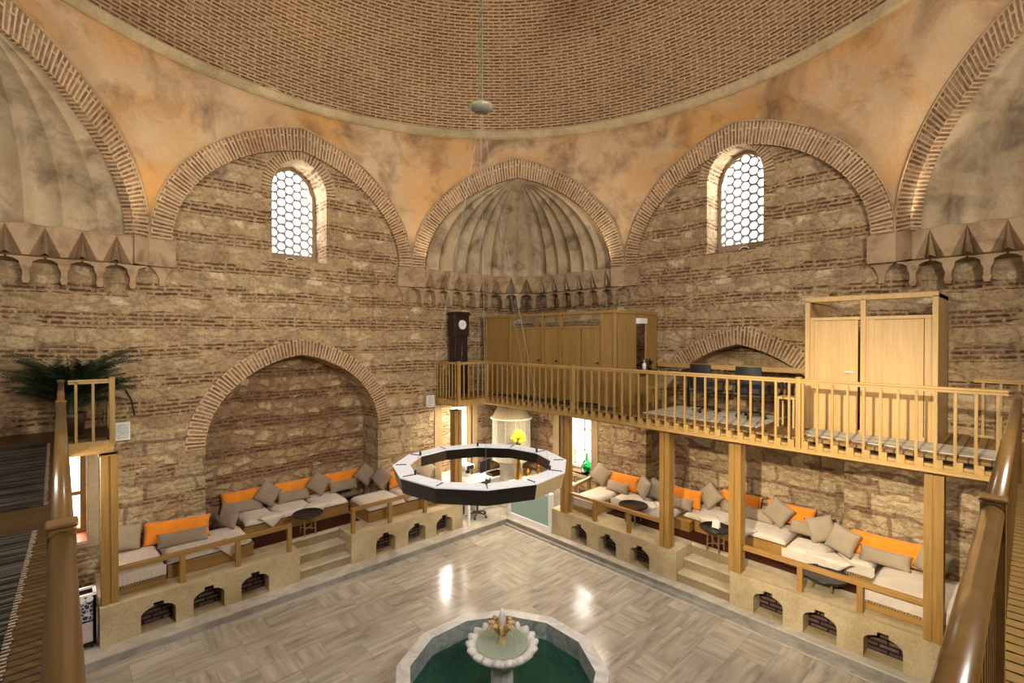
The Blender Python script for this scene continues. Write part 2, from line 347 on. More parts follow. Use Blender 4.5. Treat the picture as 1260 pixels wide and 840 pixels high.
# ------------------------------------------------------------------ geometry helpers
class MB:
    def __init__(s): s.v = []; s.f = []; s.uv = {}
    def add(s, vs, fs, uvs=None):
        o = len(s.v); s.v += [Vector(v) for v in vs]
        for i, f in enumerate(fs):
            if uvs: s.uv[len(s.f)] = uvs[i]
            s.f.append([o+k for k in f])
        return s
    def box(s, x0, x1, y0, y1, z0, z1):
        v = [(x, y, z) for z in (z0, z1) for y in (y0, y1) for x in (x0, x1)]
        return s.add(v, [(0, 2, 3, 1), (4, 5, 7, 6), (0, 1, 5, 4), (2, 6, 7, 3), (0, 4, 6, 2), (1, 3, 7, 5)])
    def cbox(s, c, d, rz=0.):
        m = Matrix.Translation(Vector(c)) @ Matrix.Rotation(rz, 4, 'Z')
        v = [m @ Vector((x*d[0]/2, y*d[1]/2, z*d[2]/2)) for z in (-1, 1) for y in (-1, 1) for x in (-1, 1)]
        return s.add(v, [(0, 2, 3, 1), (4, 5, 7, 6), (0, 1, 5, 4), (2, 6, 7, 3), (0, 4, 6, 2), (1, 3, 7, 5)])
    def tube(s, p0, p1, r, r1=None, n=12, cap=True):
        p0, p1 = Vector(p0), Vector(p1); r1 = r if r1 is None else r1
        d = (p1-p0).normalized(); a = d.orthogonal().normalized(); b = d.cross(a)
        v = [p + (a*cos(2*pi*i/n)+b*sin(2*pi*i/n))*q for p, q in ((p0, r), (p1, r1)) for i in range(n)]
        f = [(i, (i+1) % n, n+(i+1) % n, n+i) for i in range(n)]
        if cap: f += [tuple(reversed(range(n))), tuple(range(n, 2*n))]
        return s.add(v, f)
    def path(s, pts, rs, n=8):
        for i in range(len(pts)-1): s.tube(pts[i], pts[i+1], rs[i], rs[i+1], n)
        return s
    def lathe(s, prof, c=(0, 0, 0), n=32, fn=None, close=False):
        c = Vector(c); v = []
        for j, (r, z) in enumerate(prof):
            for i in range(n):
                a = 2*pi*i/n; rr, zz = (r, z) if fn is None else fn(r, z, a, j)
                v.append(c+Vector((rr*cos(a), rr*sin(a), zz)))
        f = [(j*n+i, j*n+(i+1) % n, (j+1)*n+(i+1) % n, (j+1)*n+i) for j in range(len(prof)-1) for i in range(n)]
        if close: f += [tuple(reversed(range(n))), tuple((len(prof)-1)*n+i for i in range(n))]
        return s.add(v, f)
    def prism(s, poly, fn, d0, d1):
        """poly: 2-D outline; fn(a,b,d)->point; solid between depth d0 and d1"""
        n = len(poly); v = [fn(a, b, d) for d in (d0, d1) for a, b in poly]
        tri = tessellate_polygon([[Vector((a, b, 0)) for a, b in poly]])
        f = [tuple(reversed(t)) for t in tri] + [tuple(n+k for k in t) for t in tri]
        f += [(i, (i+1) % n, n+(i+1) % n, n+i) for i in range(n)]
        return s.add(v, f)
    def sheet(s, loops, fn):
        pts = [p for l in loops for p in l]
        tri = tessellate_polygon([[Vector((a, b, 0)) for a, b in l] for l in loops])
        return s.add([fn(a, b) for a, b in pts], tri)
    def strip(s, A, B, uvA=None, uvB=None, closed=False):
        n = len(A); fs = [(i, (i+1) % n, n+(i+1) % n, n+i) for i in range(n if closed else n-1)]
        uv = None
        if uvA: uv = [[uvA[i], uvA[i+1], uvB[i+1], uvB[i]] for i in range(n-1)]
        return s.add(list(A)+list(B), fs, uv)
ORG = {}
def build(name, mb, mat, parent=None, smooth=False, bevel=0., local=False):
    org = ORG.get(parent.name, Vector()) if (parent and not local) else Vector()
    me = bpy.data.meshes.new(name)
    me.from_pydata([tuple(v-org) for v in mb.v], [], mb.f)
    if mb.uv:
        lay = me.uv_layers.new(name='UVMap')
        for p in me.polygons:
            u = mb.uv.get(p.index)
            if u:
                for k, li in enumerate(p.loop_indices): lay.data[li].uv = u[k]
    bm = bmesh.new(); bm.from_mesh(me)
    if smooth: bmesh.ops.remove_doubles(bm, verts=bm.verts, dist=1e-5)
    bmesh.ops.recalc_face_normals(bm, faces=bm.faces)
    for f in bm.faces: f.smooth = bool(smooth)
    bm.to_mesh(me); bm.free()
    if mat: me.materials.append(mat)
    o = bpy.data.objects.new(name, me); C.objects.link(o)
    if parent: o.parent = parent; ORG[o.name] = org
    else: ORG[o.name] = Vector()
    if smooth == 'auto':
        try: me.set_sharp_from_angle(angle=R_(26))
        except Exception: pass
    if bevel:
        b = o.modifiers.new('bevel', 'BEVEL'); b.width = bevel; b.segments = 2; b.limit_method = 'ANGLE'
    return o
def thing(name, label, cat, loc=(0, 0, 0), rz=0., group=None):
    o = bpy.data.objects.new(name, None); C.objects.link(o); o.empty_display_size = .1
    o.location = loc; o.rotation_euler = (0, 0, rz); o['label'] = label; o['category'] = cat
    if group: o['group'] = group
    ORG[o.name] = Vector(loc) if rz == 0. else Vector()
    return o
def tag(o, label, cat, group=None, kind=None):
    if label: o['label'] = label
    if cat: o['category'] = cat
    if group: o['group'] = group
    if kind: o['kind'] = kind
    return o
def struct(name, mb, mat, smooth=False, bevel=0., label=None):
    o = build(name, mb, mat, None, smooth, bevel); o['kind'] = 'structure'
    if label: o['label'] = label
    return o
def dup(root, loc, rot, label, group=None):
    r = root.copy(); C.objects.link(r); r.location = loc
    r.rotation_euler = rot if not isinstance(rot, (int, float)) else (0, 0, rot)
    r['label'] = label
    if group: r['group'] = group
    def rec(a, b):
        for ch in list(a.children):
            c = ch.copy(); C.objects.link(c); c.parent = b; rec(ch, c)
    rec(root, r)
    return r
V3 = Vector

# ------------------------------------------------------------------ the hall: plan
CX, CY, RF = 4.03, 4.46, 6.80          # centre of the octagon, distance to its faces
XW, YW, XN, YN = 10.90, 11.33, 2*4.03-10.90, 2*4.46-11.33
ZS = 1.84+E                            # springing of the eight arches
HV = RF*math.tan(pi/8)
HI, ZI = 2.45, 2.36                    # inner arch half width / rise
HO, ZO = 2.80, 2.84; AE = .28
def arch_pts(hw, h, n=48, e=.10, u0=0., z0=0.):
    """pointed arch from the left springing to the right one"""
    r = hw*(1+e); ap = math.sqrt(r*r-(hw*e)**2); k = h/ap; out = []
    amax = math.acos(hw*e/r)
    for i in range(n+1):
        t = i/n
        if t <= .5: a = amax*(t*2); u = hw*e - r*cos(a); z = r*sin(a)
        else: a = amax*((1-t)*2); u = -hw*e + r*cos(a); z = r*sin(a)
        out.append((u0+u, z0+z*k))
    return out
def arch_z(u, hw, h, e=.10):
    r = hw*(1+e); ap = math.sqrt(r*r-(hw*e)**2); q = r*r-(abs(u)+hw*e)**2
    return h*math.sqrt(max(q, 0.))/ap
def fr(k):
    a = R_(45*k); n = V3((cos(a), sin(a), 0)); t = V3((-sin(a), cos(a), 0)); c = V3((CX, CY, 0))
    return lambda u, d, z: c + n*(RF+d) + t*u + V3((0, 0, z))

# floor
f = MB().box(XN-.2, XW+1.2, YN-.2, YW+1.6, -.2, 0); struct('floor', f, M['floor'])

# walls with openings --------------------------------------------------------
def opening(u0, u1, z0, z1, zs=None, n=20, e=.12):
    """outline, counter-clockwise; arched if zs (springing) is given"""
    if zs is None: return [(u0, z0), (u1, z0), (u1, z1), (u0, z1)]
    a = arch_pts((u1-u0)/2, z1-zs, n, e, (u0+u1)/2, zs)
    return [(u0, z0), (u1, z0)] + [(u, z) for u, z in reversed(a)]
fAB = lambda u, z, d=0.: V3((u, YW+d, z)); fAD = lambda u, z, d=0.: V3((XW+d, u, z))
fCB = lambda u, z, d=0.: V3((XN-d, u, z)); fCD = lambda u, z, d=0.: V3((u, YN-d, z))
WIN1 = opening(3.40, 4.60, 6.68, 8.97, 8.20); WIN2 = opening(3.89, 5.11, 6.87, 9.22, 8.40)
NIC1 = opening(2.12, 5.90, .75, 4.56, 2.72, 40, .22); NIC2 = opening(2.40, 6.40, .75, 4.80, 2.75, 40, .30)
DOOR1 = opening(7.80, 8.95, .40, 3.02); DOOR2 = opening(-.62, .33, 1.35, 2.90)
ZT = 10.4
def wall(name, outer, holes, fn, m, thick=.5):
    w = MB().sheet([outer]+[h[0] for h in holes], fn)
    for h, dep, back in holes:
        A = [fn(u, z, 0.) for u, z in h]; B = [fn(u, z, dep) for u, z in h]
        w.strip(A, B, closed=True)
        if back: bk_ = MB().sheet([h], lambda u, z, d=dep: fn(u, z, d))
    o = struct(name, w, m)
    if any(h[2] for h in holes): build('niche_back', bk_, M['niche'] if name == 'wall_left' else m, o)
    return o
wall('wall_left', [(XN, -.1), (XW+.6, -.1), (XW+.6, ZT), (XN, ZT)], [(WIN1, .85, 0), (NIC1, .85, 1), (DOOR1, .7, 0), (DOOR2, .7, 0)], fAB, M['wall'])
NIC2u = [(2.62, 3.36), (6.18, 3.36)] + [p for p in NIC2 if p[1] > 3.38]
wall('wall_right', [(YN, 3.15), (YW, 3.15), (YW, ZT), (YN, ZT)], [(WIN2, .75, 0), (NIC2u, .7, 1)], fAD, M['wall'])
XL = 10.52                                                     # thicker masonry under the gallery
fADl = lambda u, z, d=0.: V3((XL+d, u, z))
WIN4 = opening(8.12, 9.28, 1.16, 3.06); NIC2l = opening(2.33, 6.45, .75, 3.14)
wall('wall_right_lower', [(YN, -.1), (YW, -.1), (YW, 3.16), (YN, 3.16)], [(WIN4, .8, 0), (NIC2l, .62, 1)], fADl, M['wall_low'])
WB = opening(CY-.65, CY+.65, 6.7, 9.1, 8.3); WB2 = opening(CX-.65, CX+.65, 6.7, 9.1, 8.3)
wall('wall_near_left', [(YN, -.1), (YW, -.1), (YW, ZT), (YN, ZT)], [(WB, .8, 0)], fCB, M['wall'])
wall('wall_near_right', [(XN, -.1), (XW, -.1), (XW, ZT), (XN, ZT)], [(WB2, .8, 0)], fCD, M['wall'])

# arch bands -----------------------------------------------------------------
def arch_band(name, fn, inner, outer, d0, d1, mat):
    """fn(u,d,z). inner/outer lists with the same count; front at d0, back at d1"""
    b = MB(); L = [0.]
    for i in range(1, len(outer)):
        L.append(L[-1]+math.dist(outer[i], outer[i-1])*.5+math.dist(inner[i], inner[i-1])*.5)
    Ai = [fn(u, d0, z) for u, z in inner]; Ao = [fn(u, d0, z) for u, z in outer]
    Bi = [fn(u, d1, z) for u, z in inner]; Bo = [fn(u, d1, z) for u, z in outer]
    w = [math.dist(inner[i], outer[i]) for i in range(len(L))]
    b.strip(Ai, Ao, [(l, 0) for l in L], [(l, w[i]) for i, l in enumerate(L)])
    b.strip(Ai, Bi, [(l, 0) for l in L], [(l, -(d1-d0)) for l in L])
    b.strip(Ao, Bo, [(l, w[i]) for i, l in enumerate(L)], [(l, w[i]+d1-d0) for i, l in enumerate(L)])
    return struct(name, b, mat)
for k in range(8):
    inn = arch_pts(HI, ZI, 64, AE, 0, ZS); out = arch_pts(HO, ZO, 64, AE, 0, ZS)
    inn = [(-HI, ZS-.02)]+inn+[(HI, ZS-.02)]; out = [(-HO, ZS-.02)]+out+[(HO, ZS-.02)]
    arch_band('trim_%d' % (k+1), fr(k), inn, out, -.035, .11 if k % 2 == 0 else .14, M['arch'])
    # thin plaster fillet round the extrados
    e1 = arch_pts(HO+.0, ZO, 64, AE, 0, ZS); e2 = arch_pts(HO+.02, ZO+.035, 64, AE, 0, ZS)
    arch_band('trim_%d' % (k+11), fr(k), e1, e2, -.06, .02, M['frieze'])
# niche arches + window arches on the two walls
def face_fn(fn): return lambda u, d, z: fn(u, z, d)
def ring_of(u0, u1, zs, z1, w, e, n=40):
    c = (u0+u1)/2; hw = (u1-u0)/2
    return arch_pts(hw, z1-zs, n, e, c, zs), arch_pts(hw+w, z1-zs+w*1.05, n, e*.9, c, zs)
i_, o_ = ring_of(2.12, 5.90, 2.72, 4.56, .34, .22); arch_band('trim_21', face_fn(fAB), i_, o_, -.03, .12, M['arch'])
i_, o_ = ring_of(2.40, 6.40, 2.75, 4.80, .38, .30); q = [j for j in range(len(i_)) if i_[j][1] > 4.12]
arch_band('trim_22', face_fn(fAD), [i_[j] for j in q], [o_[j] for j in q], -.03, .12, M['arch'])
i_, o_ = ring_of(3.40, 4.60, 8.20, 8.97, .22, .12); arch_band('trim_23', face_fn(fAB), i_, o_, -.012, .05, M['arch'])
i_, o_ = ring_of(3.89, 5.11, 8.40, 9.22, .22, .12); arch_band('trim_24', face_fn(fAD), i_, o_, -.012, .05, M['arch'])

# ring cornice, dome ---------------------------------------------------------
DX, DY, RR, ZR = 3.81, 4.67, 6.55, 5.15+E
prof = [(RR+.25, ZR-.01), (RR+.05, ZR-.01), (RR, ZR+.02), (RR, ZR+.17), (RR+.03, ZR+.20), (RR+.20, ZR+.26), (RR+.20, ZR+.32)]
struct('trim_9', MB().lathe(prof, (DX, DY, 0), 128), M['ringstone'])
dome = MB(); nd, mr = 128, 26; H = 5.9; RD = RR+.14; g = []; ts = [pi/2*.93*j/mr for j in range(mr+1)]
Ls = [0.]
for j in range(1, mr+1):
    a, b = ts[j-1], ts[j]; Ls.append(Ls[-1]+math.hypot(RD*(cos(b)-cos(a)), H*(sin(b)-sin(a))))
for j in range(mr):
    for i in range(nd):
        a0, a1 = 2*pi*i/nd, 2*pi*(i+1)/nd
        P = [V3((DX+RD*cos(ts[jj])*cos(a), DY+RD*cos(ts[jj])*sin(a), ZR+.26+H*sin(ts[jj]))) for jj, a in ((j, a0), (j, a1), (j+1, a1), (j+1, a0))]
        dome.add(P, [(0, 1, 2, 3)], [[(a0*RD, Ls[j]), (a1*RD, Ls[j]), (a1*RD, Ls[j+1]), (a0*RD, Ls[j+1])]])
struct('ceiling', dome, M['dome'], True)
rt = RD*cos(ts[-1]); zt = ZR+.26+H*sin(ts[-1])
struct('ceiling_lantern', MB().lathe([(rt, zt), (rt, zt+1.4), (.02, zt+1.9)], (DX, DY, 0), 16), M['whitedull'])

# pendentive plaster ---------------------------------------------------------
p = MB(); cols = []
def arch_u(z):
    rr = HO*(1+AE); ap = math.sqrt(rr*rr-(HO*AE)**2); q = rr*rr-(max(z, 0.)*ap/ZO)**2
    return max(0., math.sqrt(max(q, 0.))-HO*AE) if q > (HO*AE)**2 else 0.
def rev(z):
    if z < ZS+ZO: return math.sqrt(RF*RF+arch_u(z-ZS)**2)
    return RF-(z-ZS-ZO)*.12
for k in range(8):
    F = fr(k); N = 40
    for i in range(N):
        s_ = -cos(pi*i/N); u = HV*s_
        zl = ZS + arch_z(min(abs(u), HO), HO, ZO, AE) if abs(u) < HO else ZS
        a = F(u, 0, 0); th = math.atan2(a.y-CY, a.x-CX)
        dirv = V3((cos(th), sin(th), 0)); cc = V3((CX-DX, CY-DY, 0)); rq = RR+.12
        bq = cc.dot(dirv); t_ = -bq+math.sqrt(bq*bq-cc.length_squared+rq*rq)
        rows = 20; col = []
        for j in range(rows+1):
            z = zl+(ZR-zl)*j/rows; w = max(0., (z-ZS-1.2)/(ZR-ZS-1.2))*min(1., (z-zl)/.5 if zl < ZR-.6 else j/rows)
            col.append(V3((CX, CY, z))+dirv*(rev(z)-.02+(t_-rev(ZR))*w))
        cols.append(col)
for i in range(len(cols)):
    p.strip(cols[i], cols[(i+1) % len(cols)])
struct('ceiling_pendentives', p, M['pend'], True)

# squinches: fluted half domes, folded frieze, hanging brackets ---------------
def squinch(k, names):
    F = fr(k); NC = 14
    def path(d_in):
        pts = [(-2.5, .03), (-2.5, max(.03, 2.82-2.5-d_in))]
        c = .62
        pts += [(-c, 2.82-c-d_in*1.2), (c, 2.82-c-d_in*1.2), (2.5, max(.03, 2.82-2.5-d_in)), (2.5, .03)]
        return pts
    pl = path(.34)[1:-1]
    seg = [math.dist(pl[i], pl[i+1]) for i in range(len(pl)-1)]; T = sum(seg)
    def at(s):
        s = max(0., min(1., s))*T
        for i, l in enumerate(seg):
            if s <= l+1e-9: q = s/l; a, b = pl[i], pl[i+1]; return (a[0]+(b[0]-a[0])*q, a[1]+(b[1]-a[1])*q)
            s -= l
        return pl[-1]
    def outw(s):
        a, b = at(s-.01), at(s+.01); t = (b[0]-a[0], b[1]-a[1]); l = math.hypot(*t) or 1
        return (-t[1]/l, t[0]/l)
    sub = 8; W = [math.sin(pi/2*j/24) for j in range(25)]
    sh = MB(); rows = []
    for w in W:
        row = []
        for i in range(NC*sub+1):
            s = i/(NC*sub); b = at(s); o = outw(s); q = (i % sub)/sub; bulge = .14*math.sin(pi*q) if i % sub else 0.
            row.append(F((b[0]+o[0]*bulge)*w, .0+(b[1]+o[1]*bulge)*w+.02, ZS+arch_z(HI*w, HI, ZI, AE)-.01))
        rows.append(row)
    for j in range(len(rows)-1): sh.strip(rows[j], rows[j+1])
    struct(names[0], sh, M['shell'], 'auto')
    z0, z1 = 1.33+E, ZS+.0
    fz = MB()
    for i in range(NC):
        a, b, m = at(i/NC), at((i+1)/NC), at((i+.5)/NC); o = outw((i+.5)/NC)
        TL, TR, BL, BR = F(a[0], a[1], z1), F(b[0], b[1], z1), F(a[0], a[1], z0), F(b[0], b[1], z0)
        l = at((i+.08)/NC); q = at((i+.92)/NC); l2 = at((i+.34)/NC); q2 = at((i+.66)/NC); dp = .22
        P = [TL, TR, BL, BR, F(m[0]+o[0]*.14, m[1]+o[1]*.14, z1), F(m[0], m[1], z1-.04), F(l[0], l[1], z0), F(q[0], q[1], z0),
             F(l2[0]+o[0]*dp, l2[1]+o[1]*dp, z0+.02), F(q2[0]+o[0]*dp, q2[1]+o[1]*dp, z0+.02), F(m[0]+o[0]*.03, m[1]+o[1]*.03, z0+.05)]
        fz.add(P, [(0, 5, 4), (4, 5, 1), (0, 2, 6), (0, 6, 5), (1, 7, 3), (1, 5, 7), (5, 6, 8), (5, 8, 10), (5, 10, 9), (5, 9, 7)])
        # ledge under the frieze, back to the wall
        oo = .36
        fz.add([F(a[0], a[1], z0), F(b[0], b[1], z0), F(b[0]+o[0]*oo, b[1]+o[1]*oo, z0-.10), F(a[0]+o[0]*oo, a[1]+o[1]*oo, z0-.10)], [(0, 1, 2, 3)])
    # return pieces at the two springers
    for sg in (-1, 1):
        e = at(0. if sg < 0 else 1.)
        A = [F(e[0], e[1], z) for z in (z0, z1)]; B = [F(sg*2.84, -.04, z) for z in (z0, z1)]; Dp = [F(sg*2.45, -.04, z) for z in (z0, z1)]
        fz.add(A+Dp+B, [(0, 1, 3, 2), (2, 3, 5, 4), (0, 2, 4)])
    struct(names[1], fz, M['frieze'])
    br = MB()
    for i in range(NC+1):
        m = at(i/NC); o = outw(min(max(i/NC, .012), .988)); t = (o[1], -o[0]); hw = T/NC*.47
        zb = z0-.02; P = [(-hw, 0), (hw, 0), (hw, -.02), (hw*.68, -.035), (hw*.36, -.08), (.07, -.15), (.04, -.22), (.04, -.32), (.055, -.35), (.03, -.43), (-.03, -.43), (-.055, -.35), (-.04, -.32), (-.04, -.22), (-.07, -.15), (-hw*.36, -.08), (-hw*.68, -.035), (-hw, -.02)]
        br.prism(P, lambda a, b, d, m=m, o=o, t=t: F(m[0]+t[0]*a+o[0]*d, m[1]+t[1]*a+o[1]*d, zb+b), .06, .30)
    struct(names[2], br, M['frieze'])
    # springer blocks on the adjoining walls
    for sg, kk in ((-1, k-1), (1, k+1)):
        G = fr(kk % 8); s2 = -sg*-1
        u0, u1 = (HV-.42, HV) if sg < 0 else (-HV, -HV+.42)
        bl = MB().prism([(u0, z0), (u1, z0), (u1, z1), (u0, z1)], lambda a, b, d: G(a, d, b), -.06, .11)
        struct(names[3+(sg > 0)], bl, M['frieze'], bevel=.01)
        uu = (u0+u1)/2
        P = [(uu-.2, z0), (uu+.2, z0), (uu+.12, z0-.06), (uu+.05, z0-.2), (uu+.045, z0-.36), (uu-.045, z0-.36), (uu-.05, z0-.2), (uu-.12, z0-.06)]
        struct(names[5+(sg > 0)], MB().prism(P, lambda a, b, d: G(a, d, b), .02, .11), M['frieze'])
for j, k in enumerate((1, 3, 5, 7)):
    nm = ['wall_squinch_%s' % s for s in ('far', 'left', 'near', 'right')][j]
    squinch(k, [nm]+['trim_%d' % (31+j*10+i) for i in range(6)])

# windows with round glass honeycomb -----------------------------------------
def window(name, fn, u0, u1, z0, z1, zs, depth, label):
    w = MB(); c = (u0+u1)/2; hw = (u1-u0)/2
    inn = [(u0+.07, z0+.24), (u1-.07, z0+.24)]+[p_ for p_ in reversed(arch_pts(hw-.07, z1-zs-.08, 24, .12, c, zs))]
    out = [(u0-.02, z0-.02), (u1+.02, z0-.02)]+[p_ for p_ in reversed(arch_pts(hw+.02, z1-zs+.02, 24, .12, c, zs))]
    for dd in (depth-.16, depth-.02):
        w.strip([fn(u, z, dd) for u, z in inn], [fn(u, z, dd) for u, z in out], closed=True)
    w.strip([fn(u, z, depth-.16) for u, z in inn], [fn(u, z, depth-.02) for u, z in inn], closed=True)
    fo = struct(name, w, M['winframe']); fo['label'] = label
    lat = MB(); pz = .207; px = pz*.8660; col = 0; u = u0+.02
    R6 = pz/math.sqrt(3)
    def inside(u, z, m):
        if z < z0+.22+m: return False
        h = hw-.11-m
        if z <= zs: return abs(u-c) < h
        return abs(u-c) < h and z < zs+arch_z(u-c, hw-.11, z1-zs-.10, .12)-m
    uu = c-px*6; i = 0
    while uu < u1+.1:
        zz = z0+(.0 if i % 2 else pz/2)
        while zz < z1+.1:
            if inside(uu, zz, -.10):
                H6 = [(uu+R6*cos(pi/3*q), zz+R6*sin(pi/3*q)) for q in range(6)]
                hexp = []
                for q in range(6):
                    for s_ in range(3): hexp.append((H6[q][0]+(H6[(q+1) % 6][0]-H6[q][0])*s_/3, H6[q][1]+(H6[(q+1) % 6][1]-H6[q][1])*s_/3))
                cir = [(uu+.086*cos(2*pi*q/18), zz+.086*sin(2*pi*q/18)) for q in range(18)]
                d0, d1 = depth-.12, depth-.06
                lat.strip([fn(a, b, d0) for a, b in hexp], [fn(a, b, d0) for a, b in cir], closed=True)
                lat.strip([fn(a, b, d1) for a, b in hexp], [fn(a, b, d1) for a, b in cir], closed=True)
                lat.strip([fn(a, b, d0) for a, b in cir], [fn(a, b, d1) for a, b in cir], closed=True)
            zz += pz
        uu += px; i += 1
    build('window_lattice', lat, M['lattice'], fo)
    pn = MB().sheet([inn], lambda a, b: fn(a, b, depth-.09)); build('window_pane', pn, M['pane'], fo)
    vt = MB(); el = [(c+.11*cos(2*pi*q/24), z0+.10+.055*sin(2*pi*q/24)) for q in range(24)]
    vt.prism(el, lambda a, b, d: fn(a, b, d), depth-.19, depth-.15); v_ = build('vent_rim', vt, M['white'], fo)
    el = [(c+.085*cos(2*pi*q/24), z0+.10+.04*sin(2*pi*q/24)) for q in range(24)]
    build('vent_glass', MB().prism(el, lambda a, b, d: fn(a, b, d), depth-.195, depth-.19), M['darktop'], v_)
window('window_1', fAB, 3.40, 4.60, 6.68, 8.97, 8.20, .85, 'arched window of round panes high in the wall with the big arched bench niche')
window('window_2', fAD, 3.89, 5.11, 6.87, 9.22, 8.40, .75, 'arched window of round panes high above the gallery')

# lower door (far corner), lower windows -------------------------------------
def jambs(name, fn, u0, u1, z0, z1, w=.17, d=.03, sill=True):
    j = MB()
    P = lambda a0, a1, b0, b1: j.prism([(a0, b0), (a1, b0), (a1, b1), (a0, b1)], lambda a, b, d_: fn(a, b, d_), -d, .12)
    P(u0-w, u0, z0, z1+w); P(u1, u1+w, z0, z1+w); P(u0, u1, z1, z1+w)
    if sill: P(u0-w, u1+w, z0-.10, z0)
    return struct(name, j, M['oldstone'], bevel=.01)
jambs('trim_81', fAB, 7.80, 8.95, .40, 3.02, .20, sill=False); jambs('trim_82', fAB, -.62, .33, 1.35, 2.90, .16); jambs('trim_83', fADl, 8.12, 9.28, 1.16, 3.06, .22)
# timber door frame & outside court wall
d1 = MB().box(7.80, 7.89, YW+.04, YW+.12, .4, 3.02).box(8.86, 8.95, YW+.04, YW+.12, .4, 3.02).box(7.89, 8.86, YW+.04, YW+.12, 2.93, 3.02)
dd = struct('door_1', d1, M['cabin'], bevel=.006)
build('door_leaf', MB().box(8.81, 8.85, YW+.12, YW+.85, .42, 2.9), M['whitedull'], dd)
struct('wall_court', MB().box(6.2, 9.9, YW+2.2, YW+2.4, 0, 5.0), mat_masonry('court_wall', .2, (1.25, 1.2, 1.15)))
struct('floor_court', MB().box(6.2, 9.9, YW+.7, YW+2.2, .3, .4), M['steps'])
# left low window: sill tiles, orange shutter frame
struct('floor_sill', MB().box(-.62, .33, YW+.02, YW+1.6, 1.25, 1.36), M['terracotta'])
w3 = MB().box(-.62, -.54, YW+.60, YW+.68, 1.36, 2.9).box(.25, .33, YW+.60, YW+.68, 1.36, 2.9).box(-.54, .25, YW+.60, YW+.68, 2.82, 2.9).box(-.19, -.13, YW+.60, YW+.68, 1.36, 2.82)
w3.box(-.54, .25, YW+.60, YW+.68, 1.36, 1.44).box(-.54, .25, YW+.61, YW+.67, 2.05, 2.12)
ow = struct('window_3', w3, M['post'])
build('window_pane', MB().box(-.54, .25, YW+.635, YW+.645, 1.44, 2.82), M['pane'], ow)
# right low window beside the corner
w4 = MB(); a0, a1 = XL+.45, XL+.52
w4.box(a0, a1, 8.12, 8.18, 1.18, 3.06).box(a0, a1, 9.22, 9.28, 1.18, 3.06).box(a0, a1, 8.18, 9.22, 3.0, 3.06).box(a0, a1, 8.18, 9.22, 1.18, 1.26)
for z in (1.72, 2.30): w4.box(a0, a1, 8.18, 9.22, z, z+.04)
w4.box(a0, a1, 8.68, 8.74, 1.26, 3.0)
o4 = struct('window_4', w4, M['whitedull']); build('window_pane', MB().box(a0+.03, a0+.04, 8.18, 9.22, 1.26, 3.0), M['pane'], o4)
def shutter(y0, x0, ang):
    s_ = MB(); W = .50
    s_.box(0, .04, 0, .07, 0, 1.78).box(0, .04, W-.07, W, 0, 1.78).box(0, .04, .07, W-.07, 0, .10).box(0, .04, .07, W-.07, 1.68, 1.78).box(0, .04, .07, W-.07, .62, .72)
    s_.box(.012, .028, .07, W-.07, .10, .62).box(.012, .028, .07, W-.07, .72, 1.68)
    mt = Matrix.Translation((x0, y0, 1.2)) @ Matrix.Rotation(ang, 4, 'Z')
    s_.v = [mt @ v for v in s_.v]
    return build('window_shutter', s_, M['whitedull'], o4, bevel=.004)
shutter(9.24, XL+.03, R_(-90))

# ------------------------------------------------------------------ ground: curb, plinths, steps, platforms
struct('trim_91', MB().box(-3, 8.66, 9.49, YW, 0, .12).box(8.66, 10.6, YN, YW, 0, .12).box(8.56, 8.66, YN, 9.49, 0, .035), M['riser'])
struct('trim_92', MB().box(-3, 8.66, 9.46, YW, .12, .15).box(8.63, 10.6, YN, YW, .121, .151).box(8.46, 8.50, YN, 9.46, 0, .008), M['curb'], bevel=.006)
def plinth(name, fn, u0, u1, arches, flip=1):
    """front sheet with arched holes, niche brick inside, top; fn(u, depth, z)"""
    zb, zt_, dep = .15, .75, .42
    holes = []
    for c in arches:
        hw = .235; zs_ = .42; a = arch_pts(hw, .13, 12, .05, c, zs_)
        key = [(c+.07, .545), (c+.07, .60), (c-.07, .60), (c-.07, .545)]
        right = [q_ for q_ in reversed(a) if q_[0] > c+.07]; left = [q_ for q_ in reversed(a) if q_[0] < c-.07]
        holes.append([(c-hw, zb+.002), (c+hw, zb+.002)]+right+key+left)
    m = MB().sheet([[(u0, zb-.02), (u1, zb-.02), (u1, zt_), (u0, zt_)]]+holes, lambda a, b: fn(a, 0, b))
    for h in holes: m.strip([fn(a, 0, b) for a, b in h], [fn(a, dep, b) for a, b in h], closed=True)
    m.add([fn(u0, 0, zt_), fn(u1, 0, zt_), fn(u1, dep, zt_), fn(u0, dep, zt_)], [(0, 1, 2, 3)])
    for u in (u0, u1): m.add([fn(u, 0, 0), fn(u, dep, 0), fn(u, dep, zt_), fn(u, 0, zt_)], [(0, 1, 2, 3)])
    o = struct(name, m, M['limestone'])
    for h in holes:
        build('niche_back', MB().sheet([h], lambda a, b: fn(a, dep-.12, b)), M['nichebrick'], o)
    return o
pAB = lambda u, d, z: V3((u, 9.78+d, z)); pAD = lambda u, d, z: V3((8.80+d, u, z))
plinth('trim_93', pAB, .42, 3.42, [1.16, 1.88, 2.62]); plinth('trim_94', pAB, 4.48, 7.42, [5.28, 6.08, 6.86])
plinth('trim_95', pAD, 4.72, 8.02, [7.16, 6.36, 5.55]); plinth('trim_96', pAD, -2.3, 3.68, [3.04, 2.27, 1.46, .6])
pf = MB().box(.42, 3.42, 10.2, 12.18, .55, .75).box(4.48, 7.42, 10.2, 12.18, .55, .75).box(3.42, 4.48, 10.46, 12.18, .45, .75)
struct('floor_platform', pf, M['steps'])
pf = MB().box(9.22, 11.2, 4.72, 8.02, .55, .75).box(9.22, 11.2, -2.3, 3.68, .55, .75).box(9.48, 11.2, 3.68, 4.72, .45, .75)
struct('floor_platform.001', pf, M['steps'])
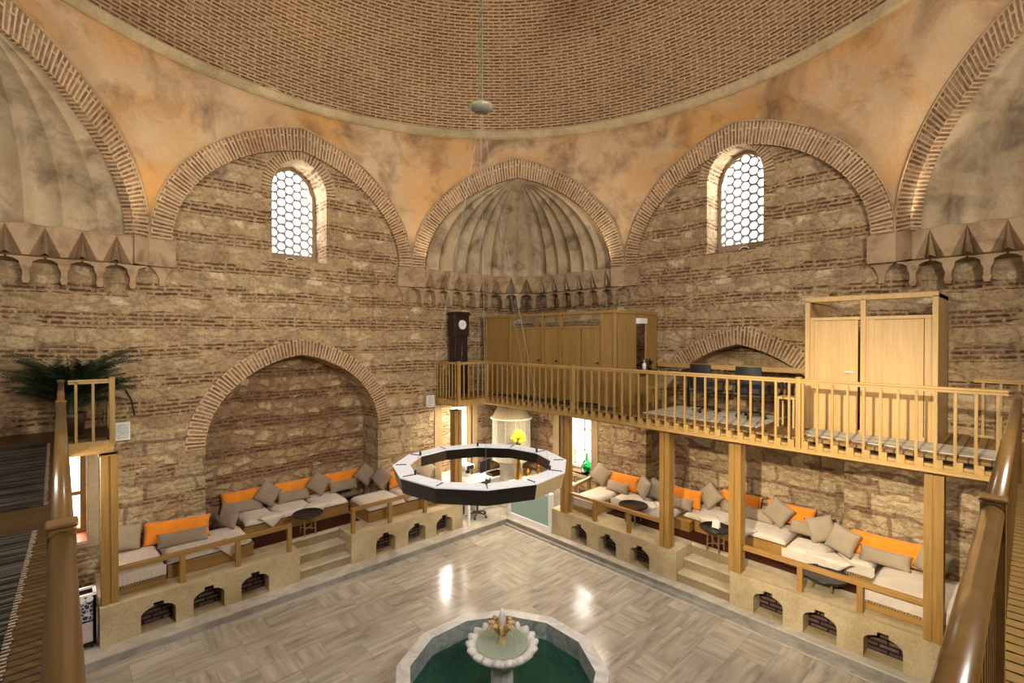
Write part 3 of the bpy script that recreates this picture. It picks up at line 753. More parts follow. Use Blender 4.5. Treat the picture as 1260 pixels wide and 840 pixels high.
for nm, bx in (('trim_97', [(3.425, 4.475, 9.84, 10.1, .15, .35), (3.425, 4.475, 10.1, 10.4, .15, .55), (3.425, 4.475, 10.40, 10.46, .15, .752)]),
               ('trim_98', [(8.86, 9.12, 3.685, 4.715, .15, .35), (9.12, 9.42, 3.685, 4.715, .15, .55), (9.42, 9.48, 3.685, 4.715, .15, .752)])):
    m = MB(); m2 = MB()
    for b in bx: m.box(b[0], b[1], b[2], b[3], b[4], b[5]-.05)
    for b in bx:
        if nm == 'trim_97': m2.box(b[0], b[1], b[2]-.025, b[3], b[5]-.05, b[5])
        else: m2.box(b[0]-.025, b[1], b[2], b[3], b[5]-.05, b[5])
    build('step_tread', m2, M['tread'], struct(nm, m, M['riser2']), bevel=.012)
for (x0, x1, y0, y1, lb) in ((2.75, 5.0, 10.48, 11.08, 'dark red patterned rug on the platform under the big arched niche'),
                        (9.5, 10.1, 1.8, 6.9, 'dark red patterned rug on the platform under the timber gallery')):
    tag(build('patterned_rug', MB().box(x0, x1, y0, y1, .752, .765), M['kilim']), lb, 'rug')

# ------------------------------------------------------------------ timber gallery
ZG = E-1.60                    # deck top
dk = MB().box(8.62, XW, YN, YW, ZG-.04, ZG).box(7.66, 8.62, 10.29, YW, ZG-.04, ZG).box(XW, XW+.68, 2.64, 6.16, ZG-.04, ZG)
struct('floor_gallery', dk, M['deck'])
def deckslats(name, boxes, mat):
    m = MB()
    for b in boxes: m.box(*b)
    return struct(name, m, mat)
bo = []; x = .0
while x < 8.6:
    bo.append((x, x+.088, YN, .12, ZG-.04, ZG)); x += .104
deckslats('floor_gallery_near', bo, M['slats'])
bo = []; y = .2
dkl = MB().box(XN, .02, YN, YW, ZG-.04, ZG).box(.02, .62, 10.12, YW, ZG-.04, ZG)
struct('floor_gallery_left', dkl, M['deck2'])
sf = MB().box(8.80, XL, YN, YW, ZG-.26, ZG-.22); sf.box(7.75, 8.8, 10.35, YW, ZG-.26, ZG-.22)
struct('ceiling_gallery', sf, M['oaky'])
struct('ceiling_gallery.001', MB().box(XN, -.08, YN, YW, ZG-.26, ZG-.22).box(0, 8.6, YN, 0, ZG-.26, ZG-.22), M['oaky'])
# edge beams with joist ends
eb = MB().box(8.66, 8.80, .1, 10.36, ZG-.26, ZG-.12).box(7.66, 8.8, 10.29, 10.36, ZG-.24, ZG-.06).box(7.62, 7.72, 10.36, YW, ZG-.24, ZG-.06)
eb.box(8.56, 8.68, .05, 10.29, ZG-.225, ZG-.19)
struct('trim_101', eb, M['oaky'], bevel=.004)
je = MB(); y = .2
while y < 10.2:
    je.box(8.60, 8.9, y, y+.09, ZG-.19, ZG-.045); y += .199
struct('trim_102', je, M['oakx'])
eb = MB().box(-.06, .04, YN, 10.1, ZG-.24, ZG-.04).box(.04, .62, 10.02, 10.12, ZG-.24, ZG-.04).box(.54, .62, 10.12, YW, ZG-.24, ZG-.04).box(0, 8.66, .10, .16, ZG-.24, ZG-.04)
struct('trim_103', eb, M['oaky'], bevel=.004)

def column(x, y, z0, label, w=.21):
    t = thing('timber_column', label, 'column', (x, y, z0), 0, 'timber columns under the gallery')
    m = MB(); zt_ = ZG-.24; h = w/2; c = .02
    pl = [(-h, -h), (-.015, -h), (-.015, -h+c), (.015, -h+c), (.015, -h), (h, -h), (h, -.015), (h-c, -.015), (h-c, .015), (h, .015), (h, h), (.015, h), (.015, h-c), (-.015, h-c), (-.015, h), (-h, h), (-h, .015), (-h+c, .015), (-h+c, -.015), (-h, -.015)]
    m.prism(pl, lambda a, b, d: V3((x+a, y+b, d)), z0, zt_)
    build('shaft', m, M['post'], t)
    build('capital_block', MB().box(x-h-.02, x+h+.02, y-h-.02, y+h+.02, zt_-.02, zt_+.0), M['post'], t)
    return t
column(8.90, 7.62, .75, 'timber column beside the glass parapet in the far corner'); column(8.90, 4.98, .75, 'timber column on the far side of the steps below the gallery')
column(8.90, 3.60, .75, 'timber column on the near side of the steps below the gallery, rail fixed to it'); column(8.86, .90, .75, 'brightly lit timber column next to the long fountain-side handrail')
column(7.32, 9.93, .75, 'timber column in front of the doorway in the far corner'); column(.55, 9.95, .75, 'timber column at the end of the gallery with the potted palm')

def railing(name_label, cat_label, pts, newels, handr, spacing, zb, mats, group, square=.034, rail_box=False):
    """pts: two ends; newels: distances along; one thing"""
    (x0, y0), (x1, y1) = pts; L = math.dist(pts[0], pts[1]); tx, ty = (x1-x0)/L, (y1-y0)/L; rz = math.atan2(ty, tx)
    t = thing('gallery_railing', name_label, cat_label, (x0, y0, ZG), 0, group)
    zt_ = E-.66
    P = lambda s_: (x0+tx*s_, y0+ty*s_)
    hs = sorted(set([0.]+newels+[L]))
    for a, b in zip(hs[:-1], hs[1:]):
        if b-a < .05: continue
        g_ = .03
        m = MB(); A = P(a+g_); B = P(b-g_)
        m.tube((A[0], A[1], zt_-handr), (B[0], B[1], zt_-handr), handr, n=20)
        m.cbox(((A[0]+B[0])/2, (A[1]+B[1])/2, zt_-handr*2-.008), (b-a-2*g_, .045, .03), rz)
        build('handrail', m, mats[1], t, True if handr > .03 else False)
    for s_ in newels:
        q = P(s_); m = MB(); m.cbox((q[0], q[1], (zb+zt_+.01)/2), (.075, .075, zt_+.01-zb), rz); m.cbox((q[0], q[1], zt_+.017), (.085, .085, .015), rz)
        build('newel_post', m, mats[0], t, bevel=.006)
    s_ = spacing*.6; cnt = 0
    while s_ < L-.04:
        if all(abs(s_-w) > .05 for w in newels):
            q = P(s_); m = MB().cbox((q[0], q[1], (zb+zt_-handr*2)/2), (square, square*.8, zt_-handr*2-zb), rz); build('baluster', m, mats[0], t); cnt += 1
        s_ += spacing
    m = MB(); A = P(0); B = P(L); m.cbox(((A[0]+B[0])/2, (A[1]+B[1])/2, zb+.02), (L, .05, .04), rz); build('bottom_rail', m, mats[0], t)
    return t
railing('long pale timber railing across the gallery in front of the cubicles', 'railing', ((8.62, .16), (8.62, 10.29)), [2.37, 7.0, 10.1], .024, .199, ZG-.20, (M['oak'], M['oaky']), 'gallery railings')
railing('short timber railing across the jog of the gallery beside the tall clock', 'railing', ((8.58, 10.29), (7.66, 10.29)), [.93-.03], .022, .16, ZG-.10, (M['oak'], M['oakx']), 'gallery railings')
railing('short timber railing running to the wall below the tall clock', 'railing', ((7.66, 10.33), (7.66, YW-.02)), [], .022, .14, ZG-.10, (M['oak'], M['oaky']), 'gallery railings')
railing('varnished foreground railing above the striped rugs and palm', 'railing', ((.0, -.6), (.0, 9.92)), [2.88, 7.2, 10.5], .034, .125, ZG-.05, (M['handrail'], M['handrail']), 'gallery railings')
railing('short end railing at the palm, meeting the varnished foreground rail', 'railing', ((.05, 10.05), (.62, 10.05)), [.55], .022, .2, ZG-.10, (M['oak'], M['oakx']), 'gallery railings')
railing('short railing from the palm corner back to the stone wall', 'railing', ((.62, 10.12), (.62, YW-.02)), [], .022, .2, ZG-.10, (M['oak'], M['oaky']), 'gallery railings')
railing('dark varnished foreground railing over the slatted deck', 'railing', ((.4, .10), (8.58, .10)), [2.32, 7.3], .034, .125, ZG-.05, (M['handrail'], M['handrail']), 'gallery railings')
railing('low timber railing against the wall behind the pale cubicle', 'railing', ((XW-.12, -2.2), (XW-.12, .66)), [], .022, .2, ZG, (M['oak'], M['oaky']), 'gallery railings')

# ------------------------------------------------------------------ cubicles on the gallery
def door_leaf(m_par, x, y0, y1, z0, z1, mat, hinge_gap=.012):
    o = build('door', MB().box(x, x+.04, y0+hinge_gap, y1-hinge_gap, z0+hinge_gap, z1-hinge_gap), mat, m_par, bevel=.003)
    return o
t = thing('toilet_cubicle', 'pale oak double cubicle with two doors and open transoms on the gallery', 'cubicle', (9.62, .95, ZG))
X0, X1, Y0, Y1, ZB, ZC = 9.62, 10.86, .95, 2.72, ZG, E+.69
fm = MB()
for y in (Y0, (Y0+Y1)/2+.01, Y1-.07): fm.box(X0-.02, X0+.09, y, y+.07, ZB, ZC-.06)
fm.box(X0-.02, X0+.09, Y0, Y1, ZC-.08, ZC)
build('frame', fm, M['cabin'], t, bevel=.004)
zd = ZC-.40
for y0, y1 in ((Y0+.07, (Y0+Y1)/2+.01), ((Y0+Y1)/2+.08, Y1-.07)):
    build('transom_rail', MB().box(X0+.0, X0+.07, y0, y1, zd, zd+.05), M['cabin'], t)
    d_ = MB().box(X0+.02, X0+.06, y0+.10 if y0 < 1.5 else y0+.04, y1-.10 if y0 < 1.5 else y1-.06, ZB+.07, zd-.005)
    do = build('door', d_, M['cabin'], t, bevel=.003)
    if y0 > 1.5:
        h_ = MB().tube((X0+.02, y0+.10, ZB+1.02), (X0-.03, y0+.10, ZB+1.02), .012).tube((X0-.03, y0+.09, ZB+1.02), (X0-.03, y0+.21, ZB+1.02), .010)
        build('door_handle', h_, M['alu'], do)
build('stile', MB().box(X0+.01, X0+.08, Y0+.07, Y0+.16, ZB, zd).box(X0+.01, X0+.08, (Y0+Y1)/2-.10, (Y0+Y1)/2+.01, ZB+.0, zd).box(X0+.01, X0+.08, Y1-.13, Y1-.07, ZB, zd), M['cabin'], t)
build('bottom_rail', MB().box(X0+.005, X0+.075, Y0+.07, Y1-.07, ZB, ZB+.07), M['cabin'], t)
for y in (Y0, (Y0+Y1)/2+.02, Y1-.04):
    build('side_panel', MB().box(X0+.07, X1, y, y+.04, ZB, ZC-.02 if y != (Y0+Y1)/2+.02 else zd), M['cabin'], t)
build('back_panel', MB().box(X1-.03, X1, Y0, Y1, ZB, zd-.2), M['cabin2'], t)
build('top_rail', MB().box(X0+.09, X1, Y0, Y0+.07, ZC-.08, ZC).box(X0+.09, X1, Y1-.07, Y1, ZC-.08, ZC), M['cabin'], t)

t = thing('long_cubicle', 'long brown oak partition with glazed transoms and a washstand end', 'cubicle', (9.15, 6.4, ZG))
X0, X1, Y0, Y1, ZC = 9.15, 10.86, 6.38, YW-.15, E+.62
posts = [Y0, 7.60, 8.62, 9.05, 10.35, Y1-.06]
fm = MB(); divs = [Y0, 6.46, 7.42, 8.32, 8.42, 9.0, 9.07, 10.1]
for y in (Y0, 6.72, 8.00, 8.62, 9.85, 10.9): fm.box(X0-.02, X0+.07, y, y+.07, ZB, ZC-.05)
fm.box(X0-.03, X0+.08, Y0-.02, Y1, ZC-.07, ZC)
build('frame', fm, M['cabin2'], t, bevel=.004)
bays = [(Y0+.07, 6.72, 0), (6.79, 8.00, 2), (8.07, 8.62, 1), (8.69, 9.85, 2), (9.92, 10.9, 0)]
for y0, y1, nd_ in bays:
    if nd_ == 0:
        m = MB().box(X0+.01, X0+.04, y0, y1, ZB, ZC-.07)
        build('panel', m, M['cabin2'], t); continue
    build('transom_rail', MB().box(X0, X0+.06, y0, y1, ZC-.40, ZC-.35), M['cabin2'], t)
    build('transom_pane', MB().box(X0+.02, X0+.03, y0, y1, ZC-.35, ZC-.07), M['pane'], t)
    w = (y1-y0)/nd_
    for q in range(nd_):
        do = build('door', MB().box(X0+.01, X0+.05, y0+w*q+.014, y0+w*(q+1)-.014, ZB+.05, ZC-.405), M['cabin2'], t, bevel=.003)
        if nd_ == 1 or q == 0:
            build('door_knob', MB().tube((X0+.01, y0+w*q+.09, ZB+1.0), (X0-.05, y0+w*q+.09, ZB+1.0), .018), M['darktop'], do)
# washstand end facing the cubicles: panel with tall opening
build('end_panel', MB().box(X0+.05, 9.98, Y0, Y0+.04, ZB, ZC-.05).box(10.42, X1, Y0, Y0+.04, ZB, ZC-.05).box(9.98, 10.42, Y0, Y0+.04, ZB, ZB+.75).box(9.98, 10.42, Y0, Y0+.04, ZC-.18, ZC-.05), M['cabin2'], t)
build('end_rail', MB().box(X0, X1, Y0-.03, Y0+.07, ZC-.07, ZC).box(X1-.05, X1, Y0-.02, Y0+.06, ZB, ZC), M['cabin2'], t)
build('inner_partition', MB().box(X0+.07, X1, 7.5, 7.53, ZB, ZC-.4), M['cabin2'], t)
build('wash_shelf', MB().box(9.95, 10.45, Y0-.28, Y0+.0, ZB+.78, ZB+.83), M['darktop'], t)
build('mirror_frame', MB().box(10.33, 10.36, Y0-.03, Y0-.01, ZB+.95, ZC-.3), M['cabin'], t)
lm = thing('mirror_light', 'small white box light over the washstand opening', 'lamp', (10.2, Y0-.05, ZC-.2))
build('housing', MB().box(9.98, 10.30, Y0-.10, Y0, ZC-.30, ZC-.17), M['white'], lm, bevel=.01)
build('end_cap', MB().box(9.965, 9.98, Y0-.10, Y0, ZC-.30, ZC-.17), M['alu'], lm)
sd = thing('soap_dispenser', 'white pump soap bottle on the dark washstand shelf', 'bottle', (10.08, Y0-.15, ZB+.83))
build('body', MB().lathe([(.045, 0), (.045, .13), (.02, .16), (.015, .17)], (10.08, Y0-.15, ZB+.83), 16, close=True), M['white'], sd, True)
build('pump', MB().tube((10.08, Y0-.15, ZB+1.0), (10.08, Y0-.15, ZB+1.05), .008).box(10.04, 10.09, Y0-.16, Y0-.14, ZB+1.05, ZB+1.065), M['white'], sd)
pl = thing('orchid_plant', 'small dark potted plant on the washstand shelf', 'plant', (10.33, Y0-.15, ZB+.83))
build('flower_pot', MB().lathe([(.04, 0), (.055, .09), (.05, .09)], (10.33, Y0-.15, ZB+.83), 14, close=True), M['pot'], pl, True)
lf = MB()
for i in range(16):
    a = random.uniform(0, 6.28); l = random.uniform(.08, .18); c0 = V3((10.33, Y0-.15, ZB+.92)); e_ = c0+V3((cos(a)*l, sin(a)*l, random.uniform(.03, .2)))
    s_ = V3((-sin(a), cos(a), 0))*.025; md = (c0+e_)/2+V3((0, 0, .03)); lf.add([c0, md+s_, e_, md-s_], [(0, 1, 2, 3)])
build('foliage', lf, M['leaf'], pl)
# rag runner in front of the cubicles
tag(build('rag_runner', MB().box(8.86, 9.58, .2, 2.6, ZG+.002, ZG+.014), M['ruglight']), 'pale grey rag runner on the gallery deck in front of the pale cubicle', 'rug')
tag(build('rag_runner', MB().box(9.0, 10.6, 3.3, 5.6, ZG+.002, ZG+.014), M['ruglight']), 'pale grey rag rug under the black office chairs on the gallery', 'rug')
tag(build('rag_runner', MB().box(8.75, 9.12, 6.3, 10.2, ZG+.002, ZG+.014), M['rugdark']), 'dark striped runner along the long brown partition', 'rug')
# timber ledge and crate by the niche
tag(build('timber_ledge', MB().box(XW-.10, XW+.02, 2.8, 6.3, E-.72, E-.62), M['oaky']), 'timber ledge across the small arched recess behind the office chairs', 'ledge')
bx = thing('wooden_stool', 'small pale wooden stool standing left of the pale cubicle', 'stool', (9.55, 2.98, ZG))
build('seat', MB().box(9.40, 9.70, 2.82, 3.12, ZG+.50, ZG+.54), M['cabin'], bx)
for sx in (9.41, 9.66):
    for sy in (2.83, 3.08): build('leg', MB().box(sx, sx+.03, sy, sy+.03, ZG, ZG+.50), M['cabin'], bx)
bx = thing('wooden_stool', 'small wooden stool standing at the washstand end of the long partition', 'stool', (9.75, 5.75, ZG))
build('seat', MB().box(9.60, 9.90, 5.60, 5.90, ZG+.46, ZG+.50), M['cabin2'], bx)
for sx in (9.61, 9.86):
    for sy in (5.61, 5.86): build('leg', MB().box(sx, sx+.03, sy, sy+.03, ZG, ZG+.46), M['cabin2'], bx)

# office chairs and table -----------------------------------------------------
def office_chair(loc, rz, label, group='black office chairs'):
    t = thing('office_chair', label, 'chair', (0, 0, 0), 0, group)
    s_ = MB(); 
    def pad(x0, x1, y0, y1, z0, z1, bow):
        g_ = MB(); n_ = 6; P = []
        for k_, z in ((0, z0), (1, z1)):
            for i in range(n_+1):
                for j in range(n_+1):
                    a = i/n_; b = j/n_
                    P.append(V3((x0+(x1-x0)*a, y0+(y1-y0)*b, z+(bow*(1-(2*a-1)**2)*(1-(2*b-1)**2) if k_ else 0))))
        return P, n_
    P, n_ = pad(-.24, .24, -.23, .23, .42, .47, .03)
    fs = []
    for k_ in (0, 1):
        o = k_*(n_+1)**2
        fs += [(o+i*(n_+1)+j, o+(i+1)*(n_+1)+j, o+(i+1)*(n_+1)+j+1, o+i*(n_+1)+j+1) for i in range(n_) for j in range(n_)]
    rim = [i*(n_+1) for i in range(n_+1)]+[n_*(n_+1)+j for j in range(1, n_+1)]+[i*(n_+1)+n_ for i in range(n_-1, -1, -1)]+[j for j in range(n_-1, 0, -1)]
    o = (n_+1)**2; fs += [(rim[i], rim[(i+1) % len(rim)], o+rim[(i+1) % len(rim)], o+rim[i]) for i in range(len(rim))]
    build('seat', MB().add(P, fs), M['black'], t, local=True, bevel=.012)
    # backrest, curved
    B = MB(); n_ = 8; A0 = []; A1 = []
    for j in range(7):
        z = .50+.52*j/6
        for i in range(n_+1):
            a = i/n_*2-1; w = .25*(1-.08*(j/6)); y = .25-.05*(a*a)+.05*(j/6)
            A0.append(V3((a*w, y, z))); A1.append(V3((a*w, y+.035, z)))
    N_ = n_+1; fs = []
    for o, l in ((0, 0), (len(A0), 0)):
        fs += [(o+j*N_+i, o+j*N_+i+1, o+(j+1)*N_+i+1, o+(j+1)*N_+i) for j in range(6) for i in range(n_)]
    rim = [i for i in range(N_)]+[j*N_+n_ for j in range(1, 7)]+[6*N_+i for i in range(n_-1, -1, -1)]+[j*N_ for j in range(5, 0, -1)]
    o = len(A0); fs += [(rim[i], rim[(i+1) % len(rim)], o+rim[(i+1) % len(rim)], o+rim[i]) for i in range(len(rim))]
    build('backrest', B.add(A0+A1, fs), M['black'], t, local=True, bevel=.008)
    for sx in (-1, 1):
        build('armrest', MB().path([(sx*.26, .22, .46), (sx*.29, .20, .66), (sx*.29, -.14, .66), (sx*.27, -.18, .45)], [.018]*4), M['black'], t, local=True)
    build('gas_column', MB().tube((0, 0, .08), (0, 0, .42), .028), M['black'], t, local=True)
    for k_ in range(5):
        a = 2*pi*k_/5+.3; l = build('leg', MB().path([(0, 0, .11), (cos(a)*.16, sin(a)*.16, .10), (cos(a)*.27, sin(a)*.27, .07)], [.022, .018, .013]), M['darktop'], t, local=True)
        build('caster', MB().tube((cos(a)*.27-sin(a)*.02, sin(a)*.27+cos(a)*.02, .03), (cos(a)*.27+sin(a)*.02, sin(a)*.27-cos(a)*.02, .03), .03, n=14), M['black'], l, local=True)
    t.location = loc; t.rotation_euler = (0, 0, rz); return t
ch = office_chair((10.05, 4.70, ZG+.014), R_(-85+0+180-180), 'black office chair on the gallery nearer the long brown partition')
ch.rotation_euler = (0, 0, R_(85))
dup(ch, (9.95, 3.75, ZG+.014), R_(98), 'black office chair on the gallery nearer the pale cubicle')
tb = thing('office_table', 'dark low table behind the two office chairs on the gallery', 'table', (10.55, 4.3, ZG))
build('tabletop', MB().box(10.42, 10.84, 3.3, 5.4, ZG+.72, ZG+.75), M['darkwood'], tb)
for y in (3.35, 5.3):
    for x in (10.45, 10.78): build('leg', MB().box(x, x+.04, y, y+.05, ZG+.0, ZG+.72), M['darkwood'], tb)

# tall clock -------------------------------------------------------------------
cx, cy = 8.22, 11.02
t = thing('grandfather_clock', 'tall dark longcase clock with a round white dial on the gallery', 'clock', (cx, cy, ZG))
w = .27
build('base', MB().box(cx-w, cx+w, cy-.16, cy+.16, ZG, ZG+.5), M['darkwood'], t, bevel=.01)
build('trunk', MB().box(cx-w+.05, cx+w-.05, cy-.13, cy+.15, ZG+.5, ZG+1.62).box(cx-w+.02, cx+w-.02, cy-.15, cy+.15, ZG+.5, ZG+.56), M['darkwood'], t, bevel=.01)
build('hood', MB().box(cx-w+.02, cx+w-.02, cy-.16, cy+.16, ZG+1.62, ZG+2.22), M['darkwood'], t, bevel=.01)
build('cornice', MB().box(cx-w-.03, cx+w+.03, cy-.2, cy+.18, ZG+2.22, ZG+2.26).box(cx-w-.0, cx+w+.0, cy-.18, cy+.17, ZG+2.26, ZG+2.31), M['darkwood'], t, bevel=.008)
dl = MB().tube((cx, cy-.185, ZG+1.95), (cx, cy-.16, ZG+1.95), .13, n=32); d_ = build('dial', dl, M['white'], t)
build('bezel', MB().lathe([(.128, 0), (.150, 0), (.150, .03), (.128, .03)], (0, 0, 0), 32), M['brass'], d_)
bz = d_.children[0]
for v in bz.data.vertices:
    x_, y_, z_ = v.co; v.co = V3((x_, -z_, y_)) + V3((cx, cy-.165, ZG+1.95)) - V3((cx, cy, ZG)) + V3((cx, cy, ZG))*0
    v.co = v.co
for v in bz.data.vertices: v.co += V3((cx, cy, ZG))*0
def hand(a, l, w_):
    s_ = V3((cos(a), 0, sin(a))); q = V3((-sin(a), 0, cos(a)))*w_; c0 = V3((cx, cy-.19, ZG+1.95))
    return MB().add([c0-q, c0+q, c0+s_*l+q*.3, c0+s_*l-q*.3], [(0, 1, 2, 3)])
build('hour_hand', hand(R_(60), .06, .008), M['black'], d_); build('minute_hand', hand(R_(215), .095, .005), M['black'], d_)
tk = MB()
for i in range(12):
    a = i*pi/6; c0 = V3((cx+cos(a)*.105, cy-.188, ZG+1.95+sin(a)*.105)); tk.cbox(c0, (.008, .003, .02))
build('hour_marks', tk, M['black'], d_)
build('pendulum_window', MB().box(cx-.12, cx+.12, cy-.138, cy-.13, ZG+.75, ZG+1.45), M['black'], t)
build('pendulum', MB().tube((cx, cy-.142, ZG+1.4), (cx, cy-.142, ZG+.95), .006).tube((cx, cy-.15, ZG+.92), (cx, cy-.139, ZG+.92), .05, n=20), M['brass'], t)

# palm, rugs at the left -------------------------------------------------------
px_, py_ = .12, 10.75
t = thing('potted_palm', 'bushy dark green palm in a brown pot at the end of the gallery', 'plant', (px_, py_, ZG))
build('pot', MB().lathe([(.0, 0), (.15, 0), (.19, .30), (.20, .36), (.17, .36), (.16, .30), (0, .30)], (px_, py_, ZG), 24), M['pot'], t, True)
build('trunk', MB().path([(px_, py_, ZG+.28), (px_+.02, py_, ZG+.7), (px_, py_, ZG+.95)], [.05, .04, .03]).path([(px_+.05, py_+.04, ZG+.28), (px_+.09, py_, ZG+.8)], [.03, .02]).path([(px_-.06, py_-.02, ZG+.28), (px_-.1, py_, ZG+.8)], [.03, .02]), M['stem'], t)
rnd = random.Random(3)
for i in range(54):
    a = i*2.4+rnd.uniform(-.3, .3); L = rnd.uniform(.7, 1.05); up = rnd.uniform(.75, 1.5)
    m = MB(); c0 = V3((px_+rnd.uniform(-.06, .06), py_+rnd.uniform(-.06, .06), ZG+rnd.uniform(.35, .8))); pts = []
    for j in range(15):
        q = j/14; h = L*q*cos(up*(1-q*.6)); z = L*(sin(up)*q*1.15-.72*q*q*(1.25-up*.45))
        pts.append(c0+V3((cos(a)*h, sin(a)*h, z)))
    for v_ in pts:
        v_.y = min(v_.y, YW-.04)
    m.path(pts, [.009*(1-.8*j/14) for j in range(15)], 5)
    for j in range(3, 28):
        q = j/28; idx = q*14; i0 = int(idx); p0 = pts[i0].lerp(pts[min(i0+1, 14)], idx-i0); tg = (pts[min(i0+1, 14)]-pts[max(i0-1, 0)]).normalized()
        sd_ = tg.cross(V3((0, 0, 1))).normalized(); ll = .26*math.sin(pi*min(1, q*.82+.12))+.04
        for sg in (-1, 1):
            tip = p0+sd_*sg*ll*.8+tg*ll*.55-V3((0, 0, ll*.35)); mid = p0.lerp(tip, .5)+V3((0, 0, .02)); wv = tg*.011
            tip.y = min(tip.y, YW-.03)
            m.add([p0, mid+wv, tip, mid-wv], [(0, 1, 2, 3)])
    build('frond', m, M['leaf'], t)
def rug_poly(name, poly, z, mat, label, fringe):
    t = thing(name, label, 'rug', (poly[0][0], poly[0][1], z))
    build('woven_field', MB().prism(poly, lambda a, b, d: V3((a, b, d)), z+.002, z+.014), mat, t)
    fm_ = MB(); (xa, ya), (xb, yb) = fringe; n_ = 60
    for i in range(n_):
        x_, y_ = xa+(xb-xa)*(i+.5)/n_, ya+(yb-ya)*(i+.5)/n_
        fm_.box(x_-.002, x_+.03+rnd.uniform(-.008, .008), y_-.008, y_+.008, z+.002, z+.008)
    build('fringe', fm_, M['greige'], t)['kind'] = 'stuff'
rug_poly('rag_rug', [(-2.4, 6.4), (-.13, 6.4), (-.16, 10.1), (-2.4, 10.1)], ZG, M['rugdark'], 'black and grey striped rag rug nearest the potted palm', ((-.13, 6.4), (-.15, 10.1)))
rug_poly('rag_rug', [(-2.4, 3.2), (-.24, 3.2), (-.18, 5.6), (-2.4, 5.6)], ZG, M['rugdark'], 'black striped rag rug nearest the camera beside the varnished rail', ((-.24, 3.2), (-.18, 5.6)))

# ------------------------------------------------------------------ benches, pads, cushions
PZ = .75; SZ = 1.10
def bench(label, boxes, group='low wooden benches', mat=None):
    x0 = min(b[0] for b in boxes); y0 = min(b[2] for b in boxes)
    t = thing('low_bench', label, 'bench', (x0, y0, PZ), 0, group)
    build('base', MB_boxes([(b[0], b[1], b[2], b[3], PZ+.01, SZ-.14) for b in boxes]), mat or M['benchwood'], t, bevel=.004)
    build('seat_board', MB_boxes([(b[0]-.01, b[1]+.01, b[2]-.02, b[3], SZ-.14, SZ-.11) for b in boxes]), mat or M['benchwood'], t, bevel=.004)
    return t
def MB_boxes(bs):
    m = MB()
    for b in bs: m.box(*b)
    return m
bench('low bench with the orange bolster in front of the stone pier', [(.52, 1.30, 10.08, 11.28)]); bench('low bench section with the wide pad between pier and niche', [(1.34, 2.70, 10.20, 11.28)])
bench('low bench running inside the big arched niche', [(2.76, 5.02, 11.12, 12.15)]); bench('low bench beside the doorway in the far corner', [(5.06, 7.25, 10.20, 11.28)])
bench('low day bench beside the glass parapet', [(9.10, 10.46, 6.98, 7.62)], mat=M['benchwoody']); bench('low bench under the gallery behind the farther round tables', [(9.85, 10.46, 4.98, 6.94)], mat=M['benchwoody'])
bench('low bench in the shallow recess behind the table with the white card', [(10.0, 11.1, 3.12, 4.94)], mat=M['benchwoody']); bench('low bench stub carrying the thick white pad', [(9.74, 10.46, 2.42, 3.08)], mat=M['benchwoody'])
bench('low bench at the near end under the gallery', [(9.1, 10.46, .35, 1.74), (9.98, 10.46, 1.78, 2.38)], mat=M['benchwoody'])

def pad_mesh(w, d, h, fringe=None):
    """soft box, origin at the centre of its bottom"""
    m = MB(); nx, ny = 14, 10; V = []; F = []
    def sq(a): return math.copysign(abs(a)**.55, a)
    for k, z in enumerate((0., 1.)):
        for i in range(nx+1):
            for j in range(ny+1):
                a, b = i/nx*2-1, j/ny*2-1
                bw = (1-abs(a)**6)*(1-abs(b)**6)
                V.append(V3((a*w/2, b*d/2, h*.28+h*.72*bw**.5 if k else h*.28*(1-bw**.5*1.0))))
    N_ = ny+1; o = (nx+1)*N_
    for q in (0, o):
        F += [(q+i*N_+j, q+(i+1)*N_+j, q+(i+1)*N_+j+1, q+i*N_+j+1) for i in range(nx) for j in range(ny)]
    rim = [i*N_ for i in range(nx+1)]+[nx*N_+j for j in range(1, ny+1)]+[i*N_+ny for i in range(nx-1, -1, -1)]+[j for j in range(ny-1, 0, -1)]
    return m.add(V, F+[(rim[i], rim[(i+1) % len(rim)], o+rim[(i+1) % len(rim)], o+rim[i]) for i in range(len(rim))])
def seat_pad(x0, x1, y0, y1, label, fringe=None, h=.12):
    """fringe: 'y' = hanging cloth along the low-Y side, 'x' = along the low-X side"""
    cx_, cy_ = (x0+x1)/2, (y0+y1)/2
    t = thing('seat_pad', label, 'cushion', (cx_, cy_, SZ-.11), 0, 'off-white seat pads')
    m = pad_mesh(x1-x0-.012, y1-y0-.012, h+.01); build('mattress', m, M['white_linen'], t, True, local=True)
    if fringe:
        c = MB(); f_ = MB(); hw, hd = (x1-x0)/2, (y1-y0)/2
        n_ = 40; L = hw*2 if fringe == 'y' else hd*2
        def P(s, d, z): return (s, -hd-.012-d, z) if fringe == 'y' else (-hw-.012-d, s, z)
        A = [P(-L/2+L*i/n_, .0+.004*sin(i*1.7), h*.8) for i in range(n_+1)]; B = [P(-L/2+L*i/n_, .006+.008*sin(i*2.3), -.07) for i in range(n_+1)]
        c.strip(A, B); build('overhang_cloth', c, M['white_linen'], t, True, local=True)
        k_ = int(L/.035)
        for i in range(k_):
            s = -L/2+L*(i+.5)/k_; a = P(s, .008, -.07); b = P(s+.004, .012, -.105); f_.tube(a, b, .006, .009, 5)
        build('tassel_fringe', f_, M['greige'], t, local=True)
    return t
seat_pad(.50, 1.30, 10.05, 11.22, 'off-white pad with hanging fringe at the palm end of the seating', 'y')
seat_pad(1.31, 2.70, 10.14, 11.22, 'wide off-white pad in front of the stone pier left of the niche')
seat_pad(2.76, 3.42, 11.06, 12.1, 'off-white pad in the niche, first from the wide pad'); seat_pad(3.43, 4.25, 11.06, 12.1, 'off-white pad in the niche behind the round table')
